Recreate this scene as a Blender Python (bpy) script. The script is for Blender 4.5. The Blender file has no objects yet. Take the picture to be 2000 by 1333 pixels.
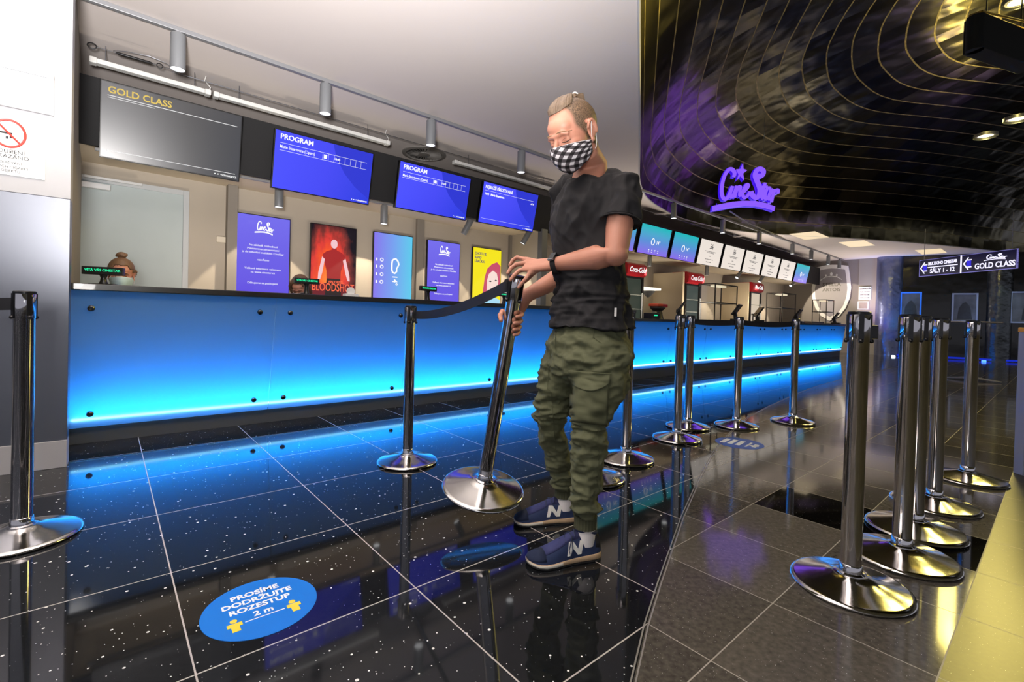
import bpy, bmesh, math, random
import numpy as np
from mathutils import Vector, Matrix, noise
random.seed(7)
SC = bpy.context.scene
COL = SC.collection
# ---------------------------------------------------------------- camera, world, light, exposure
FPX, PITCH, ROLL, CAMH, PPY = 925.0, .0128, .0263, .935, 630.3
cam = bpy.data.cameras.new('camera'); camo = bpy.data.objects.new('camera', cam); COL.objects.link(camo)
cam.sensor_width = 36; cam.lens = FPX * 36 / 2000; cam.clip_start = .05; cam.clip_end = 100; cam.shift_y = (PPY - 666.5) / 2000
_cr, _sr, _cp, _sp = math.cos(ROLL), math.sin(ROLL), math.cos(PITCH), math.sin(PITCH)
_R0, _U0, _F0 = Vector((1, 0, 0)), Vector((0, _sp, _cp)), Vector((0, _cp, -_sp))
_right, _up = _R0 * _cr + _U0 * _sr, -_R0 * _sr + _U0 * _cr
M = Matrix((_right, _up, -_F0)).transposed().to_4x4(); M.translation = (0, 0, CAMH)
camo.matrix_world = M; SC.camera = camo
SC.view_settings.view_transform = 'Standard'; SC.view_settings.look = 'None'
SC.view_settings.gamma = 1; SC.view_settings.exposure = 0.0; SC.view_settings.use_curve_mapping = False
world = bpy.data.worlds.new('world'); SC.world = world; world.use_nodes = True
world.node_tree.nodes['Background'].inputs[0].default_value = (.61, .61, .70, 1)
world.node_tree.nodes['Background'].inputs[1].default_value = .58

def lamp(name, kind, loc, target, energy, color=(1, 1, 1), **kw):
    l = bpy.data.lights.new(name, kind); l.energy = energy; l.color = color
    for k, v in kw.items(): setattr(l, k, v)
    o = bpy.data.objects.new(name, l); COL.objects.link(o); o.location = loc
    if target is not None:
        o.rotation_euler = (Vector(target) - Vector(loc)).to_track_quat('-Z', 'Y').to_euler()
    return o

# counter frame: s runs along the counter front, t goes behind it, z up
ANG = math.radians(41.0)
UV = Vector((math.cos(ANG), math.sin(ANG), 0)); NV = Vector((-math.sin(ANG), math.cos(ANG), 0))
OV = Vector((-2.98, 3.19, 0))
def W(s, t, z=0): return OV + UV * s + NV * t + Vector((0, 0, z))
def ray(px, py):
    x = (px - 1000) / FPX; y = -(py - PPY) / FPX
    return _right * x + _up * y + _F0
def at(px, py, Y):
    d = ray(px, py); return d * (Y / d.y) + Vector((0, 0, CAMH))
def fl(px, py, z=0):
    d = ray(px, py); return d * ((z - CAMH) / d.z) + Vector((0, 0, CAMH))
def at_t(px, py, t):
    d = ray(px, py); o = OV + NV * t
    p = d * (o.dot(NV) / d.dot(NV)); r = p - o
    return r.dot(UV), t, p.z + CAMH
def at_z(px, py, z):
    p = fl(px, py, z) - OV; return p.dot(UV), p.dot(NV), z
def at_s(px, py, s):
    d = ray(px, py); o = OV + UV * s
    p = d * (o.dot(UV) / d.dot(UV)); r = p - o
    return s, r.dot(NV), p.z + CAMH

# camera flash of the photographer: throws the post's shadow on the white wall
lamp('photographer_flash', 'SPOT', (-.19, -.09, 1.2), (-3.0, 2.7, 1.9), 7, (.97, .98, 1), spot_size=math.radians(88), spot_blend=1.0, shadow_soft_size=.03)
lamp('photographer_flash', 'SPOT', (-.19, -.09, 1.2), (-1.2, 1.3, 3.9), 2700, (1, .96, .93), spot_size=math.radians(126), spot_blend=1.0, shadow_soft_size=.15)
lamp('photographer_flash', 'SPOT', (-.19, -.09, 1.2), (.4, 2.0, 1.1), 16, (1, .98, .96), spot_size=math.radians(80), spot_blend=1.0, shadow_soft_size=.12)

# ---------------------------------------------------------------- helpers
def lin(c):
    if isinstance(c, str):
        c = [int(c[i:i + 2], 16) / 255 for i in (0, 2, 4)]
    return tuple((x / 12.92 if x <= .04045 else ((x + .055) / 1.055) ** 2.4) for x in c) + (1,)
MATS = {}
def mat(name, color, rough=.5, metal=0., emit=None, es=1., spec=.5, bump=None, coat=0., trans=0., noise_col=None, alpha=1.):
    m = bpy.data.materials.new(name); m.use_nodes = True; nt = m.node_tree
    b = nt.nodes['Principled BSDF']
    b.inputs['Base Color'].default_value = lin(color); b.inputs['Roughness'].default_value = rough
    b.inputs['Metallic'].default_value = metal; b.inputs['Specular IOR Level'].default_value = spec
    b.inputs['Coat Weight'].default_value = coat; b.inputs['Transmission Weight'].default_value = trans
    b.inputs['Alpha'].default_value = alpha
    if emit: b.inputs['Emission Color'].default_value = lin(emit); b.inputs['Emission Strength'].default_value = es
    tc = nt.nodes.new('ShaderNodeTexCoord')
    if noise_col:
        sc, c2, amt = noise_col
        n = nt.nodes.new('ShaderNodeTexNoise'); n.inputs['Scale'].default_value = sc; n.inputs['Detail'].default_value = 4
        nt.links.new(tc.outputs['Object'], n.inputs['Vector'])
        mx = nt.nodes.new('ShaderNodeMix'); mx.data_type = 'RGBA'
        mx.inputs[6].default_value = lin(color); mx.inputs[7].default_value = lin(c2)
        mm = nt.nodes.new('ShaderNodeMath'); mm.operation = 'MULTIPLY'; mm.inputs[1].default_value = amt
        nt.links.new(n.outputs[0], mm.inputs[0]); nt.links.new(mm.outputs[0], mx.inputs[0])
        nt.links.new(mx.outputs[2], b.inputs['Base Color'])
    if bump:
        sc, st, dist = bump
        n = nt.nodes.new('ShaderNodeTexNoise'); n.inputs['Scale'].default_value = sc; n.inputs['Detail'].default_value = 3
        bp = nt.nodes.new('ShaderNodeBump'); bp.inputs['Strength'].default_value = st; bp.inputs['Distance'].default_value = dist
        nt.links.new(tc.outputs['Object'], n.inputs['Vector'])
        nt.links.new(n.outputs[0], bp.inputs['Height']); nt.links.new(bp.outputs[0], b.inputs['Normal'])
    MATS[name] = m
    return m
def glow(name, color, es=1.):
    return mat(name, '000000', .6, emit=color, es=es, spec=.2)
def ramp_mat(name, stops, axis=0, es=1., coord='Generated', diag=0.):
    """a lit screen whose picture is a colour gradient"""
    m = mat(name, '000000', .15, emit='000000', es=es); nt = m.node_tree; b = nt.nodes['Principled BSDF']
    tc = nt.nodes.new('ShaderNodeTexCoord'); sp = nt.nodes.new('ShaderNodeSeparateXYZ')
    nt.links.new(tc.outputs[coord], sp.inputs[0])
    r = nt.nodes.new('ShaderNodeValToRGB'); e = r.color_ramp.elements
    src = sp.outputs[axis]
    if diag:
        a = nt.nodes.new('ShaderNodeMath'); a.operation = 'MULTIPLY_ADD'; a.inputs[1].default_value = diag
        nt.links.new(sp.outputs[2 if axis == 0 else 0], a.inputs[0]); nt.links.new(src, a.inputs[2]); src = a.outputs[0]
    nt.links.new(src, r.inputs[0])
    e[0].position = stops[0][0]; e[0].color = lin(stops[0][1]); e[1].position = stops[-1][0]; e[1].color = lin(stops[-1][1])
    for p, c in stops[1:-1]:
        x = e.new(p); x.color = lin(c)
    nt.links.new(r.outputs[0], b.inputs['Emission Color'])
    return m

class MB:
    """collects shapes, then links them as ONE mesh object"""
    def __init__(self): self.v = []; self.f = []
    def add(self, vs, fs):
        o = len(self.v); self.v += [tuple(v) for v in vs]; self.f += [tuple(i + o for i in f) for f in fs]; return self
    def box(self, x0, x1, y0, y1, z0, z1):
        vs = [(x, y, z) for x in (x0, x1) for y in (y0, y1) for z in (z0, z1)]
        return self.add(vs, [(0, 1, 3, 2), (4, 6, 7, 5), (0, 4, 5, 1), (2, 3, 7, 6), (0, 2, 6, 4), (1, 5, 7, 3)])
    def hexa(self, p):  # 8 points: bottom loop 4, top loop 4
        return self.add(p, [(3, 2, 1, 0), (4, 5, 6, 7), (0, 1, 5, 4), (1, 2, 6, 5), (2, 3, 7, 6), (3, 0, 4, 7)])
    def lathe(self, prof, n=32, c=(0, 0, 0), ax=None, cap=True):
        c = Vector(c); q = Vector(ax).to_track_quat('Z', 'Y').to_matrix() if ax is not None else Matrix.Identity(3)
        vs = []; fs = []
        for r, z in prof:
            for i in range(n):
                a = 2 * math.pi * i / n
                vs.append(c + q @ Vector((r * math.cos(a), r * math.sin(a), z)))
        for k in range(len(prof) - 1):
            for i in range(n):
                j = (i + 1) % n; fs.append((k * n + i, k * n + j, (k + 1) * n + j, (k + 1) * n + i))
        if cap:
            if prof[0][0] > 1e-5: fs.append(tuple(range(n - 1, -1, -1)))
            if prof[-1][0] > 1e-5: fs.append(tuple((len(prof) - 1) * n + i for i in range(n)))
        return self.add(vs, fs)
    def cyl(self, p0, p1, r, r1=None, n=24):
        p0 = Vector(p0); p1 = Vector(p1); r1 = r if r1 is None else r1
        return self.lathe([(r, 0), (r1, (p1 - p0).length)], n, p0, p1 - p0)
    def ell(self, c, r, n=20, m=12, rot=None):
        c = Vector(c); rot = rot or Matrix.Identity(3)
        vs = [c + rot @ Vector((0, 0, -r[2]))]
        for k in range(1, m):
            b = -math.pi / 2 + math.pi * k / m
            for i in range(n):
                a = 2 * math.pi * i / n
                vs.append(c + rot @ Vector((r[0] * math.cos(b) * math.cos(a), r[1] * math.cos(b) * math.sin(a), r[2] * math.sin(b))))
        vs.append(c + rot @ Vector((0, 0, r[2]))); fs = []
        for i in range(n):
            j = (i + 1) % n; fs.append((0, 1 + j, 1 + i))
            for k in range(m - 2): fs.append((1 + k * n + i, 1 + k * n + j, 1 + (k + 1) * n + j, 1 + (k + 1) * n + i))
            fs.append((1 + (m - 2) * n + i, 1 + (m - 2) * n + j, len(vs) - 1))
        return self.add(vs, fs)
    def tube(self, pts, r, n=10, closed=False, cap=True):
        pts = [Vector(p) for p in pts]; N = len(pts); rr = r if isinstance(r, (list, tuple)) else [r] * N
        vs = []; fs = []; ref = None
        for k, p in enumerate(pts):
            a = pts[(k - 1) % N] if (closed or k) else p; b = pts[(k + 1) % N] if (closed or k < N - 1) else p
            d = (b - a).normalized()
            if ref is None: ref = d.orthogonal().normalized()
            ref = (ref - d * ref.dot(d)); ref = ref.normalized() if ref.length > 1e-6 else d.orthogonal().normalized()
            e = d.cross(ref); q = rr[k]; q = q if isinstance(q, tuple) else (q, q)
            for i in range(n):
                t = 2 * math.pi * i / n; vs.append(p + ref * math.cos(t) * q[0] + e * math.sin(t) * q[1])
        for k in range(N if closed else N - 1):
            for i in range(n):
                j = (i + 1) % n; k2 = (k + 1) % N; fs.append((k * n + i, k * n + j, k2 * n + j, k2 * n + i))
        if cap and not closed:
            fs.append(tuple(range(n - 1, -1, -1))); fs.append(tuple((N - 1) * n + i for i in range(n)))
        return self.add(vs, fs)
    def rings(self, rings, cap=True):
        """loft through closed rings with the same number of points"""
        n = len(rings[0]); vs = [p for r in rings for p in r]; fs = []
        for k in range(len(rings) - 1):
            for i in range(n):
                j = (i + 1) % n; fs.append((k * n + i, k * n + j, (k + 1) * n + j, (k + 1) * n + i))
        if cap: fs.append(tuple(range(n - 1, -1, -1))); fs.append(tuple((len(rings) - 1) * n + i for i in range(n)))
        return self.add(vs, fs)
    def prism(self, poly, h, tf):
        """flat outline extruded by h; tf maps (x, y, z) to a point"""
        n = len(poly); vs = [tf(x, y, 0) for x, y in poly] + [tf(x, y, h) for x, y in poly]
        fs = [tuple(range(n - 1, -1, -1)), tuple(range(n, 2 * n))] + [(i, (i + 1) % n, n + (i + 1) % n, n + i) for i in range(n)]
        return self.add(vs, fs)
    def merge(self, o): return self.add(o.v, o.f)
    def build(self, name, m, parent=None, smooth=False, bevel=0, ang=35, loc=None, solid=0, fix=True):
        me = bpy.data.meshes.new(name); me.from_pydata([tuple(v) for v in self.v], [], self.f); me.materials.append(m)
        if fix:
            bm = bmesh.new(); bm.from_mesh(me); bmesh.ops.recalc_face_normals(bm, faces=bm.faces); bm.to_mesh(me); bm.free()
        if smooth:
            for p in me.polygons: p.use_smooth = True
            me.set_sharp_from_angle(angle=math.radians(ang))
        o = bpy.data.objects.new(name, me); COL.objects.link(o)
        if parent: o.parent = parent
        if loc is not None: o.location = loc
        if bevel:
            b = o.modifiers.new('bevel', 'BEVEL'); b.width = bevel; b.segments = 2; b.limit_method = 'ANGLE'
        if solid:
            b = o.modifiers.new('solid', 'SOLIDIFY'); b.thickness = solid
        return o

def thing(name, label, cat, loc=(0, 0, 0), rz=0, group=None):
    o = bpy.data.objects.new(name, None); COL.objects.link(o); o.empty_display_size = .1
    o.location = loc; o.rotation_euler = (0, 0, rz); tag(o, label, cat, group); return o
def tag(o, label, cat, group=None):
    o['label'] = label; o['category'] = cat
    if group: o['group'] = group
    return o
def struct(o): o['kind'] = 'structure'; return o
def copy_tree(o, parent=None):
    c = o.copy(); COL.objects.link(c); c.parent = parent
    for ch in list(o.children): copy_tree(ch, c)
    return c
def text(name, s, size, m, parent, loc, rot=(math.pi / 2, 0, 0), align='CENTER', ext=.0008, shear=0., bold=0., xs=1.):
    c = bpy.data.curves.new(name, 'FONT'); c.body = s; c.size = size; c.align_x = align; c.align_y = 'CENTER'
    c.extrude = ext; c.shear = shear; c.offset = bold; c.resolution_u = 3
    t = bpy.data.objects.new(name, c); COL.objects.link(t)
    dg = bpy.context.evaluated_depsgraph_get(); me = bpy.data.meshes.new_from_object(t.evaluated_get(dg))
    bpy.data.objects.remove(t); me.materials.clear(); me.materials.append(m)
    o = bpy.data.objects.new(name, me); COL.objects.link(o); o.parent = parent; o.location = loc; o.rotation_euler = rot
    o.scale = (xs, 1, 1)
    return o
def join_meshes(name, objs, m, parent):
    """bake several text meshes into one part"""
    mb = MB()
    for o in objs:
        mw = Matrix.LocRotScale(o.location, o.rotation_euler, o.scale)
        mb.add([mw @ v.co for v in o.data.vertices], [tuple(p.vertices) for p in o.data.polygons])
        bpy.data.objects.remove(o)
    return mb.build(name, m, parent, fix=False)

# ---------------------------------------------------------------- materials
white_paint = mat('white_paint', 'AEAEB2', .75, noise_col=(3, 'B0B0B4', .6))
ceiling_m = mat('ceiling_paint', 'D2CAC6', .8, noise_col=(.7, 'C6BDBA', .8))
beige_wall = mat('beige_wall', 'B8AFA2', .8, noise_col=(1.6, 'A89F92', .9))
grey_wall = mat('grey_wall', '8E8880', .8, noise_col=(1.2, '7C766F', .9))
door_m = mat('door_paint', 'B4C0C2', .5, noise_col=(5, 'A8B4B6', .6))
frame_m = mat('door_frame', 'B9BEC2', .45)
steel = mat('brushed_steel', '83868F', .36, 1., bump=(60, .02, .002), noise_col=(4, '8A8D95', .7))
chrome = mat('polished_chrome', 'D9D7D8', .07, 1.)
chrome_base = mat('polished_base', 'E0DDD8', .13, 1., bump=(5, .12, .02))
black_plastic = mat('black_plastic', '0E0E10', .35)
belt_m = mat('belt_webbing', '15161B', .6, bump=(400, .3, .001))
black_top = mat('black_worktop', '17150F', .3, coat=.2)
plinth_m = mat('grey_plinth', '57595B', .5, .2)
fascia_m = mat('black_fascia', '1B1B1D', .8, bump=(90, .3, .002))
tube_m = mat('grey_tube', '83868A', .45, .25)
rail_m = mat('grey_rail', '8B8C90', .45, .3)
lens_m = glow('lamp_lens', 'FFFFFF', 3.0)
bezel_m = mat('screen_bezel', '08080A', .3)
white_gfx = glow('screen_white', 'FFFFFF', 1.0)
red_gfx = glow('screen_red', 'F0402A', .95)
dark_gfx = glow('screen_dark', '30343C', 1.0)
navy_gfx = glow('screen_navy', '1E2470', 1.0)
glass = mat('clear_glass', 'F2F5F4', .03, trans=1., spec=.5); glass.node_tree.nodes['Principled BSDF'].inputs['IOR'].default_value = 1.08

def gmath(nt, op, a, b=None):
    n = nt.nodes.new('ShaderNodeMath'); n.operation = op
    for i, x in enumerate((a, b)):
        if x is None: continue
        if isinstance(x, (int, float)): n.inputs[i].default_value = x
        else: nt.links.new(x, n.inputs[i])
    return n.outputs[0]

def floor_material(name, th, tu, tv, ox, oy, flipv, base, rough, grout, sparkle, gw, black=None, glossy=None):
    """square laid stone tiles with thin joints; th is the laying direction"""
    m = mat(name, base, rough); nt = m.node_tree; b = nt.nodes['Principled BSDF']
    g = nt.nodes.new('ShaderNodeNewGeometry'); sp = nt.nodes.new('ShaderNodeSeparateXYZ'); nt.links.new(g.outputs['Position'], sp.inputs[0])
    X = gmath(nt, 'SUBTRACT', sp.outputs[0], ox); Y = gmath(nt, 'SUBTRACT', sp.outputs[1], oy)
    c, s = math.cos(th), math.sin(th)
    u = gmath(nt, 'DIVIDE', gmath(nt, 'ADD', gmath(nt, 'MULTIPLY', X, c), gmath(nt, 'MULTIPLY', Y, s)), tu)
    v = gmath(nt, 'DIVIDE', gmath(nt, 'ADD', gmath(nt, 'MULTIPLY', X, s * flipv), gmath(nt, 'MULTIPLY', Y, -c * flipv)), tv)
    fu = gmath(nt, 'FRACT', u); fv = gmath(nt, 'FRACT', v)
    du = gmath(nt, 'MULTIPLY', gmath(nt, 'MINIMUM', fu, gmath(nt, 'SUBTRACT', 1, fu)), tu)
    dv = gmath(nt, 'MULTIPLY', gmath(nt, 'MINIMUM', fv, gmath(nt, 'SUBTRACT', 1, fv)), tv)
    line = gmath(nt, 'LESS_THAN', gmath(nt, 'MINIMUM', du, dv), gw)
    cell = nt.nodes.new('ShaderNodeCombineXYZ'); nt.links.new(gmath(nt, 'FLOOR', u), cell.inputs[0]); nt.links.new(gmath(nt, 'FLOOR', v), cell.inputs[1])
    wn = nt.nodes.new('ShaderNodeTexWhiteNoise'); nt.links.new(cell.outputs[0], wn.inputs['Vector'])
    nz = nt.nodes.new('ShaderNodeTexNoise'); nz.inputs['Scale'].default_value = 55; nz.inputs['Detail'].default_value = 5
    nt.links.new(g.outputs['Position'], nz.inputs['Vector'])
    br = gmath(nt, 'ADD', gmath(nt, 'MULTIPLY', wn.outputs['Value'], .35), gmath(nt, 'MULTIPLY', nz.outputs[0], .9))
    col = nt.nodes.new('ShaderNodeMix'); col.data_type = 'RGBA'; col.inputs[6].default_value = (0, 0, 0, 1)
    bc = lin(base); col.inputs[7].default_value = tuple(x * 1.7 for x in bc[:3]) + (1,); nt.links.new(br, col.inputs[0])
    out = col.outputs[2]; ro = None
    if black:
        k0, k1, r0 = black
        ins = gmath(nt, 'MULTIPLY', gmath(nt, 'MULTIPLY', gmath(nt, 'GREATER_THAN', u, k0), gmath(nt, 'LESS_THAN', u, k1)),
                    gmath(nt, 'MULTIPLY', gmath(nt, 'GREATER_THAN', v, r0), gmath(nt, 'LESS_THAN', v, r0 + 1)))
        mx = nt.nodes.new('ShaderNodeMix'); mx.data_type = 'RGBA'; nt.links.new(ins, mx.inputs[0]); nt.links.new(out, mx.inputs[6]); mx.inputs[7].default_value = (.004, .004, .004, 1)
        out = mx.outputs[2]
        ro = gmath(nt, 'ADD', gmath(nt, 'MULTIPLY', ins, .04 - rough), rough)
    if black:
        yz = gmath(nt, 'GREATER_THAN', u, 1.0); mx = nt.nodes.new('ShaderNodeMix'); mx.data_type = 'RGBA'; nt.links.new(yz, mx.inputs[0]); nt.links.new(out, mx.inputs[6])  # rougher tiles past this joint, with the yellow lamp light put into their colour
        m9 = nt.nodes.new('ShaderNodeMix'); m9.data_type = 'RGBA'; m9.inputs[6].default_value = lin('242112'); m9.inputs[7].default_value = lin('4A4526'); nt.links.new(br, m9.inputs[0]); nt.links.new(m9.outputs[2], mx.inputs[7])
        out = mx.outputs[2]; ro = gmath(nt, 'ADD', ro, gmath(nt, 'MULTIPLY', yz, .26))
    if sparkle:
        for sc, thr in sparkle:
            vo = nt.nodes.new('ShaderNodeTexVoronoi'); vo.inputs['Scale'].default_value = sc; nt.links.new(g.outputs['Position'], vo.inputs['Vector'])
            sx = nt.nodes.new('ShaderNodeSeparateColor'); nt.links.new(vo.outputs['Color'], sx.inputs[0])
            k = gmath(nt, 'LESS_THAN', vo.outputs['Distance'], gmath(nt, 'MULTIPLY', gmath(nt, 'POWER', sx.outputs[0], 7), thr))
            mx = nt.nodes.new('ShaderNodeMix'); mx.data_type = 'RGBA'; nt.links.new(k, mx.inputs[0]); nt.links.new(out, mx.inputs[6]); mx.inputs[7].default_value = (.9, .9, .88, 1)
            out = mx.outputs[2]
    mx = nt.nodes.new('ShaderNodeMix'); mx.data_type = 'RGBA'; nt.links.new(line, mx.inputs[0]); nt.links.new(out, mx.inputs[6]); mx.inputs[7].default_value = lin(grout)
    nt.links.new(mx.outputs[2], b.inputs['Base Color'])
    r = ro if ro is not None else rough
    nt.links.new(gmath(nt, 'MAXIMUM', r, gmath(nt, 'MULTIPLY', line, .5)), b.inputs['Roughness'])
    return m
granite = floor_material('black_granite', .7086, .6282, .6063, -2.3608, 3.0373, 1, '1A1C1F', .045, 'B8B2AC', [(46, .24), (100, .2)], .0022)
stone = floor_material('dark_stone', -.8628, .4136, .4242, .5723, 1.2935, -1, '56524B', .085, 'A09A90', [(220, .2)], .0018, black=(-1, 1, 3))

# ---------------------------------------------------------------- floor
edge = [(-.4, -1.5), (-.05, .2), (.2, .92), (.337, 1.21), (.435, 1.438), (.548, 1.672), (.676, 1.927), (.838, 2.249), (1.092, 2.718), (1.3, 3.09), (1.545, 3.505), (1.919, 4.065), (2.36, 4.67),
        (2.886, 5.284), (3.909, 6.407), (4.8, 7.32), (5.845, 8.273), (8.0, 10.15), (11.0, 12.75), (14, 15.6)]
fb = MB(); n = len(edge)
left_far = [(-7, -1.5)] * 3 + [(-7, 1.0)] + [(-7, 3)] * 3 + [(-6, 5)] * 3 + [(-5, 8)] * 3 + [(-3, 12), (-1, 15), (2, 18), (5, 20), (8, 21), (10, 22), (12, 22)]
poly = [(x, y, 0) for x, y in edge] + [(14, 24, 0), (-8, 24, 0), (-8, -1.5, 0)]
fb.add(poly, [tuple(range(len(poly)))]); o = struct(fb.build('floor', granite))
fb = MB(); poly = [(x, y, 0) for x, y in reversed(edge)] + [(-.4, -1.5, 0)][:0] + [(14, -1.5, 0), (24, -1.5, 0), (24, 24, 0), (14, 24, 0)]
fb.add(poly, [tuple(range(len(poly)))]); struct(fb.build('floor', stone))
strip_m = mat('joint_strip', 'A8A49E', .35, .5)
for off in (-.006, .006):
    tb = MB(); pts = [Vector((x, y, .0)) for x, y in edge]; P = []
    # smooth the curve
    for k in range(len(pts) - 1):
        p0 = pts[max(k - 1, 0)]; p1 = pts[k]; p2 = pts[k + 1]; p3 = pts[min(k + 2, len(pts) - 1)]
        for i in range(1):
            P.append(p1)
    P.append(pts[-1]); vs = []; fs = []
    for k, p in enumerate(P):
        d = (P[min(k + 1, len(P) - 1)] - P[max(k - 1, 0)]).normalized(); nn = Vector((-d.y, d.x, 0))
        for w_ in (off - .0022, off + .0022):
            q = p + nn * w_; vs += [(q.x, q.y, -.002), (q.x, q.y, .0012)]
    for k in range(len(P) - 1):
        a = k * 4; c = a + 4; fs += [(a + 1, a + 3, c + 3, c + 1), (a, a + 1, c + 1, c), (a + 3, a + 2, c + 2, c + 3)]
    tb.add(vs, fs); struct(tb.build('trim_%d' % (1 if off < 0 else 2), strip_m))

# ---------------------------------------------------------------- ceiling and the opening in it
rim = [(-1.0, -2.6), (-.35, -.65), (.35, 1.55), (.82, 3.31), (1.24, 4.85), (1.62, 6.27), (1.93, 7.43), (2.16, 8.09), (2.36, 8.56), (2.66, 9.06), (3.04, 9.59), (3.45, 10.09), (3.90, 10.51), (4.76, 11.15), (5.5, 11.53), (6.29, 11.75),
       (7.66, 11.94), (9.13, 12.18), (11.65, 12.78), (14.94, 13.9), (18, 15.2)]
CZ = 3.15
def smooth_line(P, n=4, closed=False):
    P = [Vector(p) for p in P]; N = len(P); out = []
    for k in range(N if closed else N - 1):
        p0, p1, p2, p3 = (P[k - 1], P[k], P[(k + 1) % N], P[(k + 2) % N]) if closed else (P[max(k - 1, 0)], P[k], P[k + 1], P[min(k + 2, N - 1)])
        for i in range(n):
            t = i / n; out.append(.5 * ((2 * p1) + (p2 - p0) * t + (2 * p0 - 5 * p1 + 4 * p2 - p3) * t * t + (3 * p1 - p0 - 3 * p2 + p3) * t ** 3))
    if not closed: out.append(P[-1])
    return out
loop = [Vector((x, y)) for x, y in rim] + [Vector(p) for p in [(21.5, 15.5), (23.5, 12), (23.5, 6), (22, 0), (18, -4.5), (12, -6.5), (6, -6.5), (1.5, -5)]]
dense = smooth_line(loop, 5, True); rimd = dense[:5 * (len(rim) - 1) + 1]
cb = MB()
top = [(p.x, p.y) for p in rimd] + [(24, 17.9), (24, 26), (-9, 26), (-9, -2.6)]
m_ = len(top)
cb.add([(x, y, CZ) for x, y in top] + [(x, y, CZ + .12) for x, y in top], [tuple(range(m_)), tuple(range(2 * m_ - 1, m_ - 1, -1))] + [(i, (i + 1) % m_, m_ + (i + 1) % m_, m_ + i) for i in range(m_)])
struct(cb.build('ceiling', ceiling_m))
# mirror-tiled vault over the hall, rising from the opening
def dome_material():
    m = mat('mirror_tiles', '6E6A58', .16, 1.); nt = m.node_tree; b = nt.nodes['Principled BSDF']
    uv = nt.nodes.new('ShaderNodeUVMap'); sp = nt.nodes.new('ShaderNodeSeparateXYZ'); nt.links.new(uv.outputs[0], sp.inputs[0])
    TU, TV = .52, .30
    u = gmath(nt, 'DIVIDE', sp.outputs[0], TU); v = gmath(nt, 'DIVIDE', sp.outputs[1], TV)
    row = gmath(nt, 'FLOOR', v); u2 = gmath(nt, 'ADD', u, gmath(nt, 'MULTIPLY', gmath(nt, 'MODULO', row, 2), .5))
    cell = nt.nodes.new('ShaderNodeCombineXYZ'); nt.links.new(gmath(nt, 'FLOOR', u2), cell.inputs[0]); nt.links.new(row, cell.inputs[1])
    wn = nt.nodes.new('ShaderNodeTexWhiteNoise'); nt.links.new(cell.outputs[0], wn.inputs['Vector'])
    fu = gmath(nt, 'FRACT', u2); fv = gmath(nt, 'FRACT', v)
    lv = gmath(nt, 'LESS_THAN', gmath(nt, 'MINIMUM', fv, gmath(nt, 'SUBTRACT', 1, fv)), .030)
    lu = gmath(nt, 'LESS_THAN', gmath(nt, 'MINIMUM', fu, gmath(nt, 'SUBTRACT', 1, fu)), .012)
    riv = gmath(nt, 'LESS_THAN', gmath(nt, 'MINIMUM', fu, gmath(nt, 'SUBTRACT', 1, fu)), .10)
    g = nt.nodes.new('ShaderNodeNewGeometry')
    # every sheet hangs a little differently and is slightly wavy
    sub = nt.nodes.new('ShaderNodeVectorMath'); sub.operation = 'SUBTRACT'; nt.links.new(wn.outputs['Color'], sub.inputs[0]); sub.inputs[1].default_value = (.5, .5, .5)
    scl = nt.nodes.new('ShaderNodeVectorMath'); scl.operation = 'SCALE'; nt.links.new(sub.outputs[0], scl.inputs[0]); scl.inputs['Scale'].default_value = .10
    add = nt.nodes.new('ShaderNodeVectorMath'); add.operation = 'ADD'; nt.links.new(g.outputs['Normal'], add.inputs[0]); nt.links.new(scl.outputs[0], add.inputs[1])
    nrm = nt.nodes.new('ShaderNodeVectorMath'); nrm.operation = 'NORMALIZE'; nt.links.new(add.outputs[0], nrm.inputs[0])
    nz = nt.nodes.new('ShaderNodeTexNoise'); nz.inputs['Scale'].default_value = 1.5; nz.inputs['Detail'].default_value = 2; nt.links.new(g.outputs['Position'], nz.inputs['Vector'])
    bp = nt.nodes.new('ShaderNodeBump'); bp.inputs['Strength'].default_value = .9; bp.inputs['Distance'].default_value = .06
    nt.links.new(nz.outputs[0], bp.inputs['Height']); nt.links.new(nrm.outputs[0], bp.inputs['Normal'])
    nt.links.new(bp.outputs[0], b.inputs['Normal'])
    mx = nt.nodes.new('ShaderNodeMix'); mx.data_type = 'RGBA'; mx.inputs[6].default_value = lin('6A6448'); mx.inputs[7].default_value = lin('2E2A1C'); nt.links.new(wn.outputs['Value'], mx.inputs[0])
    seam = gmath(nt, 'MAXIMUM', lv, lu)
    m2 = nt.nodes.new('ShaderNodeMix'); m2.data_type = 'RGBA'; nt.links.new(mx.outputs[2], m2.inputs[6]); m2.inputs[7].default_value = lin('A89A6C'); nt.links.new(gmath(nt, 'MULTIPLY', lv, gmath(nt, 'ADD', gmath(nt, 'MULTIPLY', riv, .6), .4)), m2.inputs[0])
    nt.links.new(m2.outputs[2], b.inputs['Base Color'])
    nt.links.new(gmath(nt, 'ADD', gmath(nt, 'MULTIPLY', lv, .30), .24), b.inputs['Roughness'])
    return m
Q = Vector((8.6, 4.2)); K = 26; HD = 2.35
vs = []; uvv = []; cum = [0]
for k in range(1, len(dense) + 1): cum.append(cum[-1] + (dense[k % len(dense)] - dense[k - 1]).length)
plen = 0; prev = None
for k in range(K + 1):
    a = k / K * math.pi / 2 * .97
    r = math.cos(a) ** .95; z = CZ + HD * math.sin(a) ** .9
    if prev: plen += math.hypot((prev[0] - r) * 7, z - prev[1])
    prev = (r, z)
    for i in range(len(dense) + 1):
        p = Q + (dense[i % len(dense)] - Q) * r
        vs.append((p.x, p.y, z)); uvv.append((cum[i], plen))
L1 = len(dense) + 1
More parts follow.
